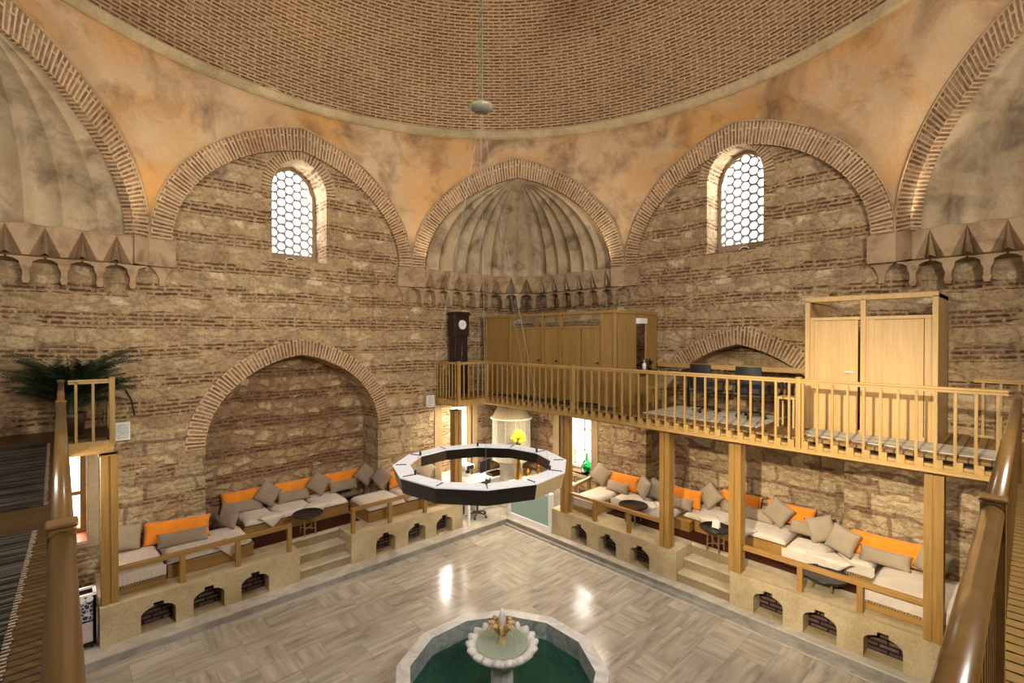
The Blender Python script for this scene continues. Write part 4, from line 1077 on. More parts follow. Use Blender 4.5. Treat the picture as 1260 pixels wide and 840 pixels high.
seat_pad(4.26, 5.03, 11.06, 12.1, 'off-white pad in the niche next to the far corner pads'); seat_pad(5.06, 6.05, 10.14, 11.24, 'wide off-white pad at the niche end of the corner bench')
seat_pad(6.06, 7.24, 10.14, 11.24, 'wide off-white pad partly hidden behind the hanging ring')
seat_pad(9.06, 10.42, 6.96, 7.64, 'greige day-bed pad beside the glass parapet', 'x'); seat_pad(9.74, 10.42, 6.12, 6.93, 'off-white pad with tassels next to the day-bed pad', 'x')
seat_pad(9.74, 10.42, 5.28, 6.09, 'off-white pad with tassels left of the central timber column', 'x'); seat_pad(9.96, 11.0, 4.30, 5.24, 'off-white pad behind the table with the white card')
seat_pad(9.96, 11.0, 3.14, 4.28, 'off-white pad behind the column with the rail fixed to it'); seat_pad(9.66, 10.42, 2.40, 3.10, 'thick white pad with a tassel edge that juts out', 'x', .14)
seat_pad(9.92, 10.42, 1.76, 2.38, 'off-white pad with tassels beside the thick white pad', 'x'); seat_pad(9.06, 10.42, .38, 1.74, 'broad white pad with tassel edge at the near end of the gallery seating', 'x')

def pillow_mesh(w, h, t, sq=False):
    """upright pillow, bottom edge at z=0, faces -Y"""
    m = MB(); n_ = 14; V = []; F = []
    for k in (-1, 1):
        for i in range(n_+1):
            for j in range(n_+1):
                a, b = i/n_*2-1, j/n_*2-1
                pin = 1-.07*(1-abs(b)**2.)*(abs(a)**3); pin2 = 1-.07*(1-abs(a)**2.)*(abs(b)**3)
                th = ((1-abs(a)**2.6)*(1-abs(b)**2.6))**.55 if abs(a) < 1 and abs(b) < 1 else 0.
                V.append(V3((a*w/2*pin, k*t/2*th, h/2+b*h/2*pin2)))
    N_ = n_+1; o = N_*N_
    for q in (0, o): F += [(q+i*N_+j, q+(i+1)*N_+j, q+(i+1)*N_+j+1, q+i*N_+j+1) for i in range(n_) for j in range(n_)]
    return m.add(V, F)
PROT = {}
def cushion(kind, x, y, yaw, tilt, roll, label, w=None):
    spec = {'sq': (.46, .46, .19, 'greige', 'square_cushion', 'square greige cushions'), 'sq2': (.46, .46, .19, 'greige2', 'square_cushion', 'square greige cushions'),
            'or': (1.0, .42, .17, 'orange', 'orange_cushion', 'long orange back cushions'), 'bo': (.74, .26, .16, 'greige2', 'lumbar_cushion', 'narrow greige lumbar cushions'),
            'bo2': (.74, .26, .16, 'greige', 'lumbar_cushion', 'narrow greige lumbar cushions')}[kind]
    W = w or spec[0]; key = (kind, W)
    if key not in PROT:
        m = pillow_mesh(W, spec[1], spec[2]); me = build(spec[4], m, M[spec[3]], None, True); PROT[key] = me.data; o = me
    else:
        o = bpy.data.objects.new(spec[4], PROT[key]); C.objects.link(o)
    tag(o, label, 'cushion', spec[5])
    # rotation: roll in its own plane about its centre, tilt back, yaw
    Rm = Matrix.Rotation(yaw, 4, 'Z') @ Matrix.Rotation(-tilt, 4, 'X')
    Mr = Matrix.Translation((0, 0, spec[1]/2)) @ Matrix.Rotation(roll, 4, 'Y') @ Matrix.Translation((0, 0, -spec[1]/2))
    T = Rm @ Mr
    lo = min((T @ v.co).z for v in o.data.vertices)
    o.matrix_world = Matrix.Translation((x, y, SZ+.012-lo)) @ T
    return o
r = R_
# under the niche wall (faces -Y)
cushion('sq', .86, 10.96, r(12), r(24), r(12), 'greige square cushion at the palm end, tipped on the pad')
cushion('or', 1.58, 10.93, r(-14), r(18), 0, 'long orange cushion leaning on the stone pier, lit and nearly whole', 1.08)
cushion('bo', 1.64, 10.70, r(-6), r(18), 0, 'narrow greige cushion in front of the pier\'s orange cushion', .80)
cushion('sq2', 2.42, 11.0, r(-62), r(14), r(6), 'greige square cushion seen nearly edge-on at the niche\'s near corner')
cushion('or', 3.02, 12.00, 0, r(14), 0, 'orange cushion in the niche, nearest the palm'); cushion('bo', 2.95, 11.74, 0, r(16), 0, 'narrow greige cushion in the niche, nearest the palm')
cushion('sq2', 3.42, 11.68, r(5), r(20), r(38), 'greige cushion on its corner in the niche above the palm-side throw')
cushion('or', 4.12, 12.00, 0, r(14), 0, 'orange cushion in the middle of the niche'); cushion('bo', 3.98, 11.74, 0, r(16), 0, 'narrow greige cushion in the middle of the niche')
cushion('sq2', 4.55, 11.68, r(-5), r(20), r(40), 'greige cushion on its corner in the niche, above the round table')
cushion('or', 5.28, 12.00, 0, r(14), 0, 'orange cushion in the niche nearest the far jamb'); cushion('bo', 5.17, 11.70, r(0), r(16), 0, 'narrow greige cushion in the niche nearest the far jamb')
cushion('sq2', 5.72, 11.62, r(-20), r(18), r(42), 'greige cushion on its corner against the far jamb of the niche')
cushion('sq2', 5.86, 11.12, r(-58), r(14), r(38), 'slim-looking greige cushion turned aside at the far jamb of the niche')
cushion('or', 6.55, 11.05, 0, r(16), 0, 'orange cushion between niche and hanging ring'); cushion('bo', 6.62, 10.84, 0, r(16), 0, 'narrow greige cushion beside the hanging ring', .74)
cushion('sq', 7.1, 10.95, r(-10), r(20), r(40), 'greige cushion seen through the hanging ring')
# under the gallery (faces -X)
q_ = r(-90)
cushion('sq', 10.12, 7.52, q_+r(28), r(18), r(35), 'pale greige cushion on its corner beside the green bottle')
cushion('or', 10.28, 7.0, q_, r(16), 0, 'bright orange cushion on the day bench by the window'); cushion('bo2', 10.05, 6.98, q_, r(20), 0, 'narrow pale cushion on the day bench by the window', .66)
cushion('sq', 10.1, 6.32, q_-r(30), r(16), r(15), 'greige cushion turned aside, left of the central column')
cushion('sq2', 10.2, 5.98, q_, r(16), r(8), 'greige cushion half hidden behind the central timber column')
cushion('or', 10.32, 5.45, q_, r(14), 0, 'orange cushion right of the central timber column'); cushion('bo2', 10.1, 5.42, q_, r(18), 0, 'narrow greige cushion right of the central timber column')
cushion('sq', 10.52, 4.88, q_+r(5), r(20), r(42), 'greige cushion on its corner above the white card')
cushion('or', 10.90, 4.35, q_, r(12), 0, 'orange cushion behind the column with the fixed rail, farther one', .9); cushion('bo2', 10.66, 4.42, q_, r(18), 0, 'narrow cushion behind the white card table', .5)
cushion('bo2', 10.62, 3.86, q_, r(18), 0, 'narrow greige cushion right of the column with the fixed rail', .6)
cushion('sq', 10.55, 3.48, q_, r(18), r(30), 'greige cushion on its corner in the recess above the fringed throw')
cushion('or', 10.90, 3.36, q_, r(12), 0, 'orange cushion in the recess beside the near stone pier', .95); cushion('bo2', 10.5, 2.93, q_-r(4), r(18), 0, 'narrow greige cushion above the thick white pad', .66)
cushion('sq', 10.24, 2.62, q_+r(10), r(16), r(-20), 'greige square cushion behind another at the pier corner')
cushion('sq', 9.98, 2.26, q_-r(10), r(18), r(14), 'large greige square cushion in front at the pier corner')
cushion('or', 10.30, 1.66, q_, r(16), 0, 'long orange cushion nearest the bright column', 1.14); cushion('bo2', 10.08, 1.66, q_, r(20), 0, 'narrow greige cushion nearest the bright column', .72)
cushion('sq', 10.1, 1.08, q_-r(25), r(18), r(12), 'greige cushion half hidden by the bright column')

def throw(x, y, yaw, label, w=.42, over=.16):
    """linen napkin lying over a pad's front edge, one corner hanging"""
    m = MB(); n_ = 12; P = []
    for i in range(n_+1):
        for j in range(n_+1):
            a = (i/n_-.5)*w; b = (j/n_-.5)*w; u = (a-b)*.7071; v = (a+b)*.7071+.08   # v towards the edge at v=over
            e = .13
            if v > e: yy, z = e+.012, -(v-e)
            else: yy, z = v, .004*sin(u*30)
            P.append(V3((u, -yy, z)))
    N_ = n_+1; m.add(P, [(i*N_+j, (i+1)*N_+j, (i+1)*N_+j+1, i*N_+j+1) for i in range(n_) for j in range(n_)])
    o = build('linen_throw', m, M['white_linen'], None, True); s_ = o.modifiers.new('cloth', 'SOLIDIFY'); s_.thickness = .006; s_.offset = 1
    o.location = (x, y, SZ+.022); o.rotation_euler = (0, 0, yaw)
    tag(o, label, 'throw', 'folded linen throws'); return o
throw(2.30, 10.27, r(0), 'white throw on the wide pad next to the pier'); throw(3.30, 11.19, 0, 'white throw in the niche nearer the palm')
throw(4.25, 11.19, 0, 'white throw in the niche behind the round table'); throw(9.87, 5.98, q_, 'white throw left of the central timber column'); throw(10.09, 4.62, q_, 'striped pale throw above the white card table')
throw(10.09, 3.95, q_, 'fringed throw hanging beside the column with the fixed rail'); throw(9.80, 2.36, q_, 'white throw folded over the thick white pad', .5)

# low rails in front ------------------------------------------------------------
def low_rail(x0, y0, x1, y1, posts, label, mat, zt_=E-3.66):
    t = thing('low_railing', label, 'railing', (x0, y0, PZ), 0, 'low timber rails on the plinths')
    L = math.dist((x0, y0), (x1, y1)); tx, ty = (x1-x0)/L, (y1-y0)/L; rz = math.atan2(ty, tx)
    build('top_rail', MB().cbox(((x0+x1)/2, (y0+y1)/2, zt_-.035), (L, .09, .07), rz), mat, t, bevel=.005)
    for s in posts: build('post', MB().cbox((x0+tx*s, y0+ty*s, (PZ+zt_-.07)/2), (.08, .08, zt_-.07-PZ), rz), M['post'], t, bevel=.004)
    return t
low_rail(.66, 9.90, 3.30, 9.90, [.85, 1.70, 2.60], 'low timber rail on the plinth below the orange bolster and pier', M['benchwood'])
low_rail(4.52, 9.90, 7.20, 9.90, [.05, .92, 1.85], 'low timber rail on the plinth beneath the hanging ring', M['benchwood'])
low_rail(8.92, 7.50, 8.92, 5.10, [.72, 1.62], 'low timber rail between glass parapet and central column', M['benchwoody'], E-3.70)
low_rail(8.92, 3.48, 8.92, .98, [.90, 1.72], 'bright low timber rail ending at the near bright column', M['benchwoody'], E-3.72)
low_rail(8.98, 7.72, 10.35, 7.96, [.5, 1.2], 'low timber rail dividing day bench and corner desk', M['benchwood'], E-3.68)

# round tables --------------------------------------------------------------------
def round_table(x, y, r_, z, label):
    t = thing('round_table', label, 'table', (x, y, PZ+.012), 0, 'low round tables')
    build('tabletop', MB().lathe([(0, z-.02), (r_-.01, z-.02), (r_, z-.012), (r_+.004, z+.012), (r_-.012, z+.012), (r_-.02, z), (0, z)], (x, y, 0), 40), M['darktop'], t, True)
    for k in range(4):
        a = pi/4+k*pi/2; build('leg', MB().tube((x+cos(a)*r_*.55, y+sin(a)*r_*.55, PZ+.015), (x+cos(a)*r_*.5, y+sin(a)*r_*.5, z-.02), .016, n=10), M['brasslegs'], t)
    for k in range(2):
        a = pi/4+k*pi/2; build('stretcher', MB().tube((x+cos(a)*r_*.54, y+sin(a)*r_*.54, PZ+.14), (x-cos(a)*r_*.54, y-sin(a)*r_*.54, PZ+.14), .011, n=8), M['brasslegs'], t)
    return t
round_table(3.84, 10.50, .30, 1.20, 'dark round table on thin legs in front of the big arched niche'); round_table(9.42, 4.22, .30, 1.20, 'dark round table holding a white card at the head of the steps')
round_table(9.50, 6.15, .32, 1.14, 'dark round table behind the low rail near the glass parapet'); round_table(9.34, 2.34, .36, .98, 'dark round table tucked against the thick white pad')
t = thing('menu_card', 'white upright card standing on the round table at the steps', 'card', (9.42, 4.2, 1.212))
cd = MB(); cd.add([(9.36, 4.13, 1.214), (9.36, 4.27, 1.214), (9.40, 4.27, 1.37), (9.40, 4.13, 1.37), (9.45, 4.27, 1.214), (9.45, 4.13, 1.214)], [(0, 1, 2, 3), (3, 2, 4, 5)])
o = build('card_sheet', cd, M['white'], t); o.modifiers.new('s', 'SOLIDIFY').thickness = .003
# display chest at the left stair
t = thing('display_chest', 'small chest with lace front, white rim and red velvet inside, at the plinth end', 'cabinet', (.20, 10.0, .15))
x0, x1, y0, y1 = -.42, .38, 9.86, 10.18
build('case', MB_boxes([(x0, x1, y0, y0+.03, .22, .97), (x0, x1, y1-.03, y1, .22, .97), (x0, x0+.03, y0, y1, .22, .97), (x1-.03, x1, y0, y1, .22, .97), (x0, x1, y0, y1, .2, .24)]), M['black'], t)
build('rim', MB_boxes([(x0-.01, x1+.01, y0-.01, y0+.035, .97, 1.0), (x0-.01, x1+.01, y1-.035, y1+.01, .97, 1.0), (x0-.01, x0+.035, y0, y1, .97, 1.0), (x1-.035, x1+.01, y0, y1, .97, 1.0)]), M['white'], t)
build('velvet_lining', MB_boxes([(x0+.03, x1-.03, y0+.03, y1-.03, .90, .92)]), M['velvet'], t)
build('lace_panel', MB_boxes([(x0+.02, x1-.04, y0-.012, y0, .60, .94)]), M['lace'], t)
build('pink_panel', MB_boxes([(x0+.02, x1-.04, y0-.012, y0, .27, .57)]), M['pink'], t)
tr = MB()
for i in range(8): tr.tube((x0+.06+i*.095, y0-.012, .93), (x0+.06+i*.095, y0-.02, .93), .045, n=16)
build('scalloped_trim', tr, M['white'], t)
for xx in (x0+.05, x1-.05):
    for yy in (y0+.05, y1-.05): build('foot', MB().tube((xx, yy, .155), (xx, yy, .22), .02), M['black'], t)

# ------------------------------------------------------------------ far corner
t = thing('glass_parapet', 'low frosted teal glass panel with white posts guarding the corner desk', 'screen', (8.82, 8.1, .15))
build('glass_panel', MB().box(8.80, 8.82, 8.06, 9.46, .27, 1.02), M['teal'], t)
build('base_rail', MB().box(8.77, 8.85, 8.04, 9.50, .15, .27), M['white'], t, bevel=.006)
for y in (8.0, 9.48): build('post', MB().box(8.75, 8.87, y, y+.08, .15, 1.10), M['white'], t, bevel=.006)
t = thing('glass_parapet', 'low clear glass panel at the corner facing the doorway', 'screen', (7.5, 9.6, .15))
build('glass_panel', MB().box(7.60, 8.70, 9.70, 9.715, .2, 1.0), M['pane'], t)
build('post', MB().box(7.52, 7.58, 9.68, 9.74, .15, 1.02), M['white'], t)
t = thing('reception_desk', 'white corner reception desk seen through the hanging ring', 'desk', (9.2, 9.4, .15))
build('desktop', MB_boxes([(7.9, 10.3, 10.35, 11.05, .93, .97), (9.7, 10.3, 8.35, 10.35, .93, .97), (8.94, 9.7, 8.5, 9.7, 1.0, 1.04)]), M['whitedull'], t, bevel=.005)
build('front_panel', MB_boxes([(7.92, 9.7, 10.4, 10.43, .17, .93), (9.75, 9.78, 8.4, 10.4, .17, .93), (9.0, 9.7, 8.52, 8.55, .17, 1.0)]), M['whitedull'], t)
build('side_panel', MB_boxes([(7.92, 7.95, 10.4, 11.0, .17, .93), (9.75, 10.28, 8.37, 8.40, .17, .93)]), M['whitedull'], t)
pr = thing('coffee_machine', 'white boxy coffee machine on the desk behind the ring', 'machine', (8.25, 10.7, .97))
build('body', MB_boxes([(8.1, 8.42, 10.55, 10.95, .97, 1.08), (8.1, 8.42, 10.75, 10.95, 1.08, 1.38), (8.1, 8.42, 10.55, 10.95, 1.30, 1.42)]), M['white'], pr, bevel=.015)
build('spout', MB_boxes([(8.22, 8.30, 10.62, 10.70, 1.18, 1.30)]), M['black'], pr); build('front_plate', MB_boxes([(8.14, 8.38, 10.543, 10.552, 1.31, 1.41)]), M['black'], pr)
mo = thing('computer_monitor', 'dark flat monitor on the desk in the far corner', 'monitor', (8.85, 10.6, .97))
build('screen', MB().cbox((8.85, 10.62, 1.28), (.52, .03, .32), r(20)), M['black'], mo, bevel=.004); build('stand', MB().tube((8.85, 10.64, .99), (8.85, 10.64, 1.2), .02).box(8.74, 8.96, 10.55, 10.73, .97, .985), M['alu'], mo)
pb = thing('paper_sheets', 'pale papers spread on the desk corner', 'paper', (9.3, 8.8, 1.04)); build('paper', MB().cbox((9.25, 8.8, 1.046), (.3, .42, .01), r(20)).cbox((9.5, 8.78, 1.046), (.22, .3, .01), r(-15)), M['white'], pb)
tr_ = thing('dark_tray', 'dark brown tray on the desk in the far corner', 'tray', (9.15, 10.55, .97)); build('tray_board', MB().box(9.0, 9.45, 10.45, 10.75, .97, 1.0), M['darkwood'], tr_); build('tray_edge', MB_boxes([(9.0, 9.45, 10.45, 10.47, 1.0, 1.04), (9.0, 9.45, 10.73, 10.75, 1.0, 1.04), (9.0, 9.02, 10.45, 10.75, 1.0, 1.04), (9.43, 9.45, 10.45, 10.75, 1.0, 1.04)]), M['darkwood'], tr_)
ves = [(.10, .22), (.07, .30), (.09, .16), (.06, .26), (.12, .12)]
spots = [(9.85, 9.9), (10.05, 9.65), (9.9, 9.35), (10.1, 9.1), (9.95, 8.75)]
lab = ['squat brass pot on the desk nearest the round hood', 'tall brass ewer on the desk behind the ring', 'small brass bowl on the desk behind the ring', 'slim brass jug on the desk towards the window', 'wide brass dish on the desk towards the window']
for (rr, hh), (x, y), lb in zip(ves, spots, lab):
    v_ = thing('brass_vessel', lb, 'vessel', (x, y, .97), 0, 'brass vessels on the corner desk')
    build('body', MB().lathe([(rr*.55, 0), (rr, hh*.3), (rr*.95, hh*.5), (rr*.4, hh*.75), (rr*.35, hh*.9), (rr*.5, hh)], (x, y, .97), 20, close=True), M['brass'], v_, True)
    build('handle', MB().path([(x+rr*.4, y, .97+hh*.85), (x+rr*1.25, y, .97+hh*.75), (x+rr*1.2, y, .97+hh*.45), (x+rr*.9, y, .97+hh*.35)], [.008]*4), M['brass'], v_)
hx, hy = 9.15, 9.95
t = thing('round_fireplace', 'round white drum stove with grey conical hood in the corner', 'fireplace', (hx, hy, .15))
hx, hy = 9.5, 10.22
build('conical_hood', MB().lathe([(.60, 2.63), (.56, 2.66), (.30, 3.11), (.0, 3.11)], (hx, hy, 0), 32), M['hood'], t, True)
dr = MB().lathe([(.55, 1.45), (.55, 2.62), (.60, 2.62), (.60, 2.66), (.55, 2.66)], (hx, hy, 0), 32)
build('drum', dr, M['drum'], t, True)
for k in range(12):
    a = 2*pi*k/12; build('rib', MB().tube((hx+.553*cos(a), hy+.553*sin(a), 1.45), (hx+.553*cos(a), hy+.553*sin(a), 2.61), .008, n=6), M['drum'], t)
build('pedestal', MB().lathe([(.40, .15), (.40, .3), (.33, .35), (.33, 1.3), (.5, 1.45), (.55, 1.46)], (hx, hy, 0), 32), M['drum'], t, True)
fx, fy = 9.08, 9.48
t = thing('flower_vase', 'bright yellow bouquet in a slim brass vase on the desk behind the hanging ring', 'flowers', (fx, fy, 1.04))
build('vase', MB().lathe([(.09, 0), (.10, .08), (.05, .5), (.045, .8), (.07, 1.0)], (fx, fy, 1.04), 20, close=True), M['brass'], t, True)
fl = MB(); rnd = random.Random(9)
def icos(m, c, r_):
    n1, n2 = 8, 6
    V = [V3(c)+V3((sin(pi*j/n2)*cos(2*pi*i/n1), sin(pi*j/n2)*sin(2*pi*i/n1), cos(pi*j/n2)))*r_ for j in range(n2+1) for i in range(n1)]
    m.add(V, [(j*n1+i, j*n1+(i+1) % n1, (j+1)*n1+(i+1) % n1, (j+1)*n1+i) for j in range(n2) for i in range(n1)])
for i in range(46):
    a, b, c = rnd.gauss(0, 1), rnd.gauss(0, 1), abs(rnd.gauss(0, 1)); l = math.sqrt(a*a+b*b+c*c)
    icos(fl, (fx+a/l*.17, fy+b/l*.17, 2.14+c/l*.26), .05)
build('blossoms', fl, M['yellow'], t); st = MB()
for i in range(8):
    a = i*pi/4; st.tube((fx, fy, 1.98), (fx+cos(a)*.13, fy+sin(a)*.13, 2.2), .008, n=5)
build('stems', st, M['stem'], t)
bx_, by_ = XL+.18, 8.42
t = thing('glass_bottle', 'round green glass demijohn on the deep window sill', 'bottle', (bx_, by_, 1.17))
build('body', MB().lathe([(.0, .0), (.13, .0), (.17, .08), (.17, .20), (.12, .32), (.04, .40), (.035, .50), (.05, .51)], (bx_, by_, 1.17), 28), M['bottle'], t, True)
build('stopper', MB().tube((bx_, by_, 1.66), (bx_, by_, 1.74), .03), M['bottle'], t)
t = office_chair((8.15, 10.1, .15), r(200), 'black office chair at the reception desk under the ring', 'reception chairs')
def speaker(loc, rz, label):
    t = thing('wall_speaker', label, 'speaker', (0, 0, 0), 0, 'white wall speakers')
    build('cabinet', MB().box(-.12, .12, -.10, 0, -.16, .16), M['white'], t, bevel=.012, local=True); build('grille', MB().box(-.10, .10, -.108, -.10, -.14, .14), mat_simple('speaker_grille', (.55, .55, .53), .6), t, local=True)
    build('bracket', MB().box(-.03, .03, 0, .05, -.05, .05), M['white'], t, local=True)
    t.location = loc; t.rotation_euler = (0, 0, rz); return t
s1 = speaker((7.40, YW-.06, E-1.75), 0, 'small white speaker on the wall below the clock railing'); dup(s1, (.80, YW-.06, E-1.70), 0, 'small white speaker on the wall beside the palm-end column')
tag(build('wall_cable', MB().path([(.86, YW-.015, E-.95), (.95, YW-.015, E-1.15), (1.0, YW-.015, E-1.45)], [.012]*3, 6), M['darktop']), 'short dark cable on the masonry above the small white speaker', 'cable')

# ------------------------------------------------------------------ fountain
fx, fy, fr_ = 4.25, 4.75, 1.415
t = thing('marble_fountain', 'twelve-sided white marble pool with a scalloped bowl on a pedestal', 'fountain', (fx, fy, 0))
def poly12(r_, z): return [V3((fx+r_*cos(r(14.5+30*k)), fy+r_*sin(r(14.5+30*k)), z)) for k in range(12)]
m = MB(); ri = fr_-.185
m.strip(poly12(fr_-.03, 0), poly12(fr_-.03, .50), closed=True); m.strip(poly12(fr_-.03, .50), poly12(fr_, .50), closed=True); m.strip(poly12(fr_, .50), poly12(fr_, .56), closed=True)
m.strip(poly12(fr_, .56), poly12(ri, .56), closed=True); build('pool_rim', m, M['marble'], t)
m = MB(); m.strip(poly12(ri, .56), poly12(ri, .02), closed=True); build('pool_wall', m, M['poolwall'], t)
m = MB(); m.add(poly12(ri, .02), [tuple(range(12))]); build('pool_floor', m, M['poolin'], t)
m = MB(); m.add(poly12(ri-.002, .30), [tuple(range(12))]); build('water', m, M['water'], t)
n8 = lambda r_, z: (r_, z)
build('pedestal', MB().lathe([(.22, .02), (.22, .12), (.15, .2), (.145, .62), (.19, .70), (.26, .74)], (fx, fy, 0), 8), M['marble'], t)
def scal(r_, z, a, j):
    k = max(0., (r_-.30)/.15); lob = abs(cos(a*9)); return (r_*(1+.13*k*(lob-.45)), z-.05*k*(1-lob))
bp = [(.10, .74), (.26, .75), (.36, .80), (.425, .87), (.455, .915), (.445, .945), (.40, .955), (.365, .935), (.34, .90), (.30, .875), (.15, .86), (.0, .86)]
build('bowl', MB().lathe(bp, (fx, fy, 0), 180, scal), M['marble'], t, True)
build('bowl_water', MB().lathe([(.345, .915), (0, .915)], (fx, fy, 0), 40), M['water2'], t)
sp = MB().lathe([(.06, .86), (.07, .95), (.05, 1.0), (.075, 1.08), (.06, 1.13), (.03, 1.15)], (fx, fy, 0), 16); so = build('spout_stem', sp, mat_simple('amber_stone', srgb(178, 156, 104), .5, 0, .2), t, True)
pt = MB()
for k in range(8):
    a = 2*pi*k/8; c = cos(a); s = sin(a)
    pt.path([(fx+c*.05, fy+s*.05, 1.05), (fx+c*.11, fy+s*.11, 1.17), (fx+c*.155, fy+s*.155, 1.19), (fx+c*.17, fy+s*.17, 1.13)], [.03, .034, .026, .012], 8)
build('petal_spouts', pt, mat_simple('amber_petals', srgb(178, 150, 98), .5, 0, .3), t)
build('finial', MB().lathe([(.05, 1.10), (.045, 1.2), (.055, 1.24), (.035, 1.30), (.02, 1.36), (0, 1.37)], (fx, fy, 0), 16), M['marble'], t, True)
jt = MB()
for k in range(8):
    a = 2*pi*k/8; c = cos(a); s = sin(a)
    jt.path([(fx+c*.17, fy+s*.17, 1.13), (fx+c*.22, fy+s*.22, 1.06), (fx+c*.24, fy+s*.24, .92)], [.006, .005, .006], 6)
for k in range(10):
    a = 2*pi*k/10+.2; c = cos(a); s = sin(a)
    jt.path([(fx+c*.47, fy+s*.47, .91), (fx+c*.50, fy+s*.50, .75), (fx+c*.51, fy+s*.51, .30)], [.004, .0035, .003], 5)
build('water_jets', jt, glass('jet_water', (.9, .95, .95), .05, 1.33), t)

# ------------------------------------------------------------------ ring chandelier
hx, hy, hz = 3.84, 4.68, E-1.58
t = thing('ring_chandelier', 'large twelve-sided metal ring lamp hanging on thin cables from a chain', 'lamp', (hx, hy, hz))
def rp(r_, k, z, a0=-126.): return V3((hx+r_*cos(r(a0+30*k)), hy+r_*sin(r(a0+30*k)), z))
RO, RI = 1.08, .89
for k in range(12):
    m = MB(); m.add([rp(RO, k, hz), rp(RO, k+1, hz), rp(RO-.035, k+1, hz-.17), rp(RO-.035, k, hz-.17), rp(RO-.01, k, hz), rp(RO-.01, k+1, hz), rp(RO-.045, k+1, hz-.17), rp(RO-.045, k, hz-.17)], [(0, 1, 2, 3), (4, 5, 6, 7), (0, 1, 5, 4), (3, 2, 6, 7)])
    build('outer_panel', m, M['beige_reflection'] if k in (1,) else M['steel'], t)
    m = MB(); m.add([rp(RI, k, hz), rp(RI, k+1, hz), rp(RI+.0, k+1, hz-.13), rp(RI+.0, k, hz-.13), rp(RI+.01, k, hz), rp(RI+.01, k+1, hz), rp(RI+.01, k+1, hz-.13), rp(RI+.01, k, hz-.13)], [(0, 1, 2, 3), (4, 5, 6, 7), (3, 2, 6, 7)])
    build('inner_panel', m, M['beige_reflection'] if k in (8,) else M['steel'], t)
    m = MB(); m.add([rp(RI-.01, k, hz+.002), rp(RI-.01, k+1, hz+.002), rp(RO+.005, k+1, hz+.002), rp(RO+.005, k, hz+.002), rp(RI-.01, k, hz+.016), rp(RI-.01, k+1, hz+.016), rp(RO+.005, k+1, hz+.016), rp(RO+.005, k, hz+.016)], [(3, 2, 1, 0), (4, 5, 6, 7), (0, 1, 5, 4), (2, 3, 7, 6)])
    build('top_panel', m, M['alu'], t)
    m = MB(); m.add([rp(RI+.02, k, hz-.12), rp(RI+.02, k+1, hz-.12), rp(RO-.05, k+1, hz-.15), rp(RO-.05, k, hz-.15)], [(0, 1, 2, 3)])
    build('diffuser', m, mat_emit('lamp_diffuser', (1, .86, .62), 3.) if k == 0 else bpy.data.materials['lamp_diffuser'], t)
    a = rp(RI+.03, k, hz+.02); b = rp(RO-.03, k, hz+.02); build('seam_bar', MB().tube(a, b, .006, n=6), M['black'], t)
PL = (DX+.02, DY, 2.85+E)
for k in range(0, 12, 2):
    a = rp(RI+.01, k, hz+.02); cb = build('cable', MB().tube(a, V3(PL)+(a-V3(PL)).normalized()*.02+V3((0, 0, -.06)), .0019, n=5), M['cable'], t)
    build('clamp', MB().tube(a-V3((0, 0, .03)), a+V3((0, 0, .05)), .014, n=8), M['black'], cb)
pd = MB().lathe([(0, -.05), (.09, -.05), (.14, -.01), (.14, .02), (.08, .05), (0, .05)], PL, 36, lambda r_, z, a, j: (r_*(1+.07*abs(cos(a*6))), z)); build('ceiling_rose', pd, M['iron'], t, True)
cn = MB(); z = PL[2]+.08; i = 0
while z < zt+1.3:
    d = V3((.018, 0, 0)) if i % 2 else V3((0, .018, 0)); c = V3((PL[0], PL[1], z))
    pp = [c-d, c-d*1+V3((0, 0, .07)), c+d+V3((0, 0, .07)), c+d, c-d]; cn.path(pp, [.006]*5, 4); z += .062; i += 1
build('chain', cn, M['iron'], t)

# ------------------------------------------------------------------ light
def area(name, loc, rot, sx, sy, power, col, spread=None):
    l = bpy.data.lights.new(name, 'AREA'); l.shape = 'RECTANGLE'; l.size = sx; l.size_y = sy; l.energy = power; l.color = col
    if spread: l.spread = r(spread)
    o = bpy.data.objects.new(name, l); C.objects.link(o); o.location = loc; o.rotation_euler = rot; return o
def aim(o, target):
    o.rotation_euler = (V3(target)-o.location).to_track_quat('-Z', 'Y').to_euler()
DAY = (1., .96, .89); WARM = (1., .85, .64)
area('lantern_daylight', (DX, DY, zt+.2), (0, 0, 0), 1.9, 1.9, 480, DAY)
o = area('near_window_daylight_a', (XN-.1, CY, 7.9), (0, 0, 0), 1.2, 2.2, 260, DAY); aim(o, (8, 6, 5.0))
o = area('near_window_daylight_b', (CX, YN-.1, 7.9), (0, 0, 0), 1.2, 2.2, 620, DAY); aim(o, (4, 10.5, 6.0))
o = area('window_daylight_left', (3.2, YW+1.7, 8.9), (0, 0, 0), 1.2, 2.4, 1100, (1, .98, .95)); aim(o, (4.5, 8, 6.4))
o = area('window_daylight_right', (XW+1.6, 3.7, 9.1), (0, 0, 0), 1.2, 2.4, 1100, (1, .98, .95)); aim(o, (8, 5.0, 6.6))
# warm uplights on the springer ledges
for i, (x, y) in enumerate(((1.2, 10.9), (6.9, 10.9), (10.4, 7.5), (10.4, 1.4), (.9, -1.8), (7.2, -1.8), (-2.3, 1.5), (-2.3, 7.6))):
    l = bpy.data.lights.new('ledge_uplight', 'SPOT'); l.energy = 140; l.color = (1., .82, .60); l.spot_size = r(120); l.spot_blend = 1.; l.shadow_soft_size = .15
    o = bpy.data.objects.new('ledge_uplight', l); C.objects.link(o); o.location = (x, y, ZS+.1); aim(o, (CX*.6+x*.4, CY*.6+y*.4, 14))
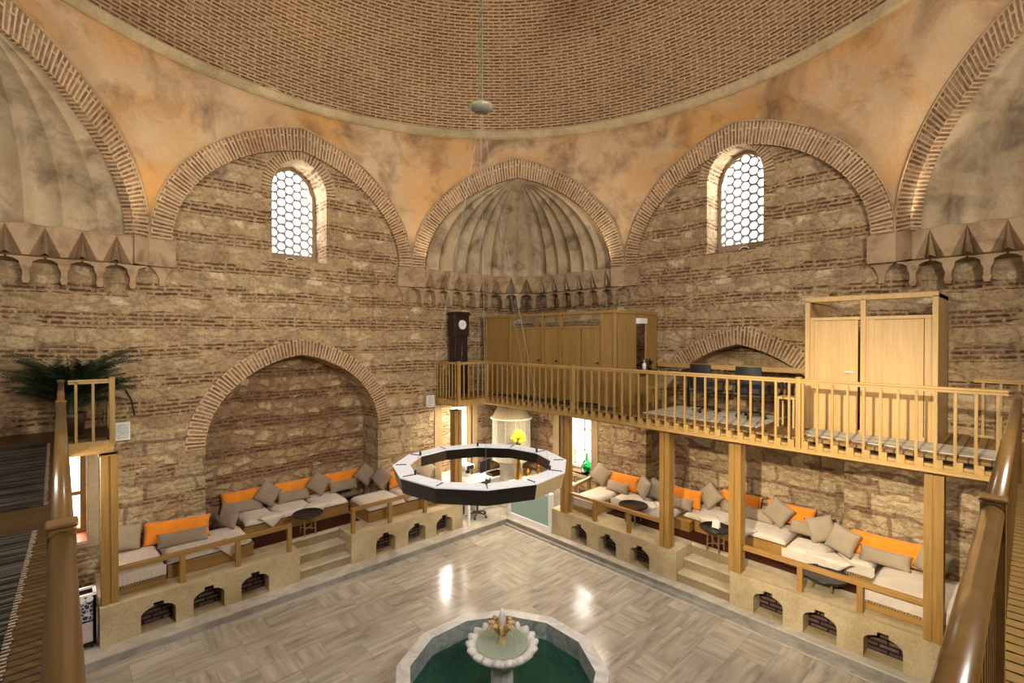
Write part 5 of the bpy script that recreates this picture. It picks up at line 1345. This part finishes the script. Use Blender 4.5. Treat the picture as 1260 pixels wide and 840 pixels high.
# daylight through door and low windows
o = area('court_daylight', (8.4, YW+1.4, 4.6), (0, 0, 0), 1.6, 1.6, 420, DAY); aim(o, (8.3, YW+1.9, 1.5))
o = area('door_daylight', (8.38, YW+.9, 2.3), (0, 0, 0), .8, 1.2, 90, DAY); aim(o, (7.8, 8.6, .5))
o = area('left_door_daylight', (-.15, YW+1.4, 2.6), (0, 0, 0), .8, 1.0, 60, DAY); aim(o, (-.1, YW, 1.4))
o = area('right_low_daylight', (XL+.9, 8.7, 2.5), (0, 0, 0), .9, 1.1, 110, DAY); aim(o, (9, 8.3, .8))
# lamps under the gallery over the seating and the corner desk
for i, (x, y, p) in enumerate(((9.6, 7.3, 20), (9.5, 5.4, 9), (9.5, 3.3, 9), (9.5, 1.3, 14), (8.75, 8.9, 60), (8.1, 10.5, 40))):
    o = area('gallery_downlight', (x, y, ZG-.28), (0, 0, 0), .5, .5, p, WARM)
for x, y, p, tg in ((.2, 8.3, 60, (1.2, 11.2, 1.1)), ):
    o = area('left_gallery_downlight', (-.3, 9.6, ZG-.3), (0, 0, 0), .5, .3, 30, WARM); aim(o, (1.0, 11., 1.))
# unseen warm spots: first lights the rail opposite, second is added to brighten left wall
def spot(loc, tgt, p, size, col=WARM, blend=.5):
    l = bpy.data.lights.new('unseen_warm_spot', 'SPOT'); l.energy = p; l.color = col; l.spot_size = r(size); l.spot_blend = blend; l.shadow_soft_size = .08
    o = bpy.data.objects.new('unseen_warm_spot', l); C.objects.link(o); o.location = loc; aim(o, tgt); return o
spot((-1.8, 1.0, E+1.7), (8.8, 2.4, ZG-.6), 7000, 34, (1, .87, .62), 1.); spot((1.5, -1.8, E+1.7), (4.0, 11.0, 6.8), 1300, 60, (1, .88, .68), 1.)
w = bpy.data.worlds.new('sky'); bpy.context.scene.world = w; w.use_nodes = True
bg = w.node_tree.nodes['Background']; bg.inputs[0].default_value = (.93, .97, 1., 1); bg.inputs[1].default_value = 3.2

# ------------------------------------------------------------------ camera
cd = bpy.data.cameras.new('camera'); cam = bpy.data.objects.new('camera', cd); C.objects.link(cam)
cd.sensor_width = 36; cd.lens = 36*596/1260; cd.clip_start = .05
yaw, pit = r(43.0), r(.5)
cam.location = (0, 0, E)
cam.rotation_euler = V3((sin(yaw)*cos(pit), cos(yaw)*cos(pit), -sin(pit))).to_track_quat('-Z', 'Y').to_euler()
sc = bpy.context.scene; sc.camera = cam
sc.view_settings.view_transform = 'Standard'; sc.view_settings.look = 'None'; sc.view_settings.gamma = 1; sc.view_settings.use_curve_mapping = False
sc.view_settings.exposure = 0.22
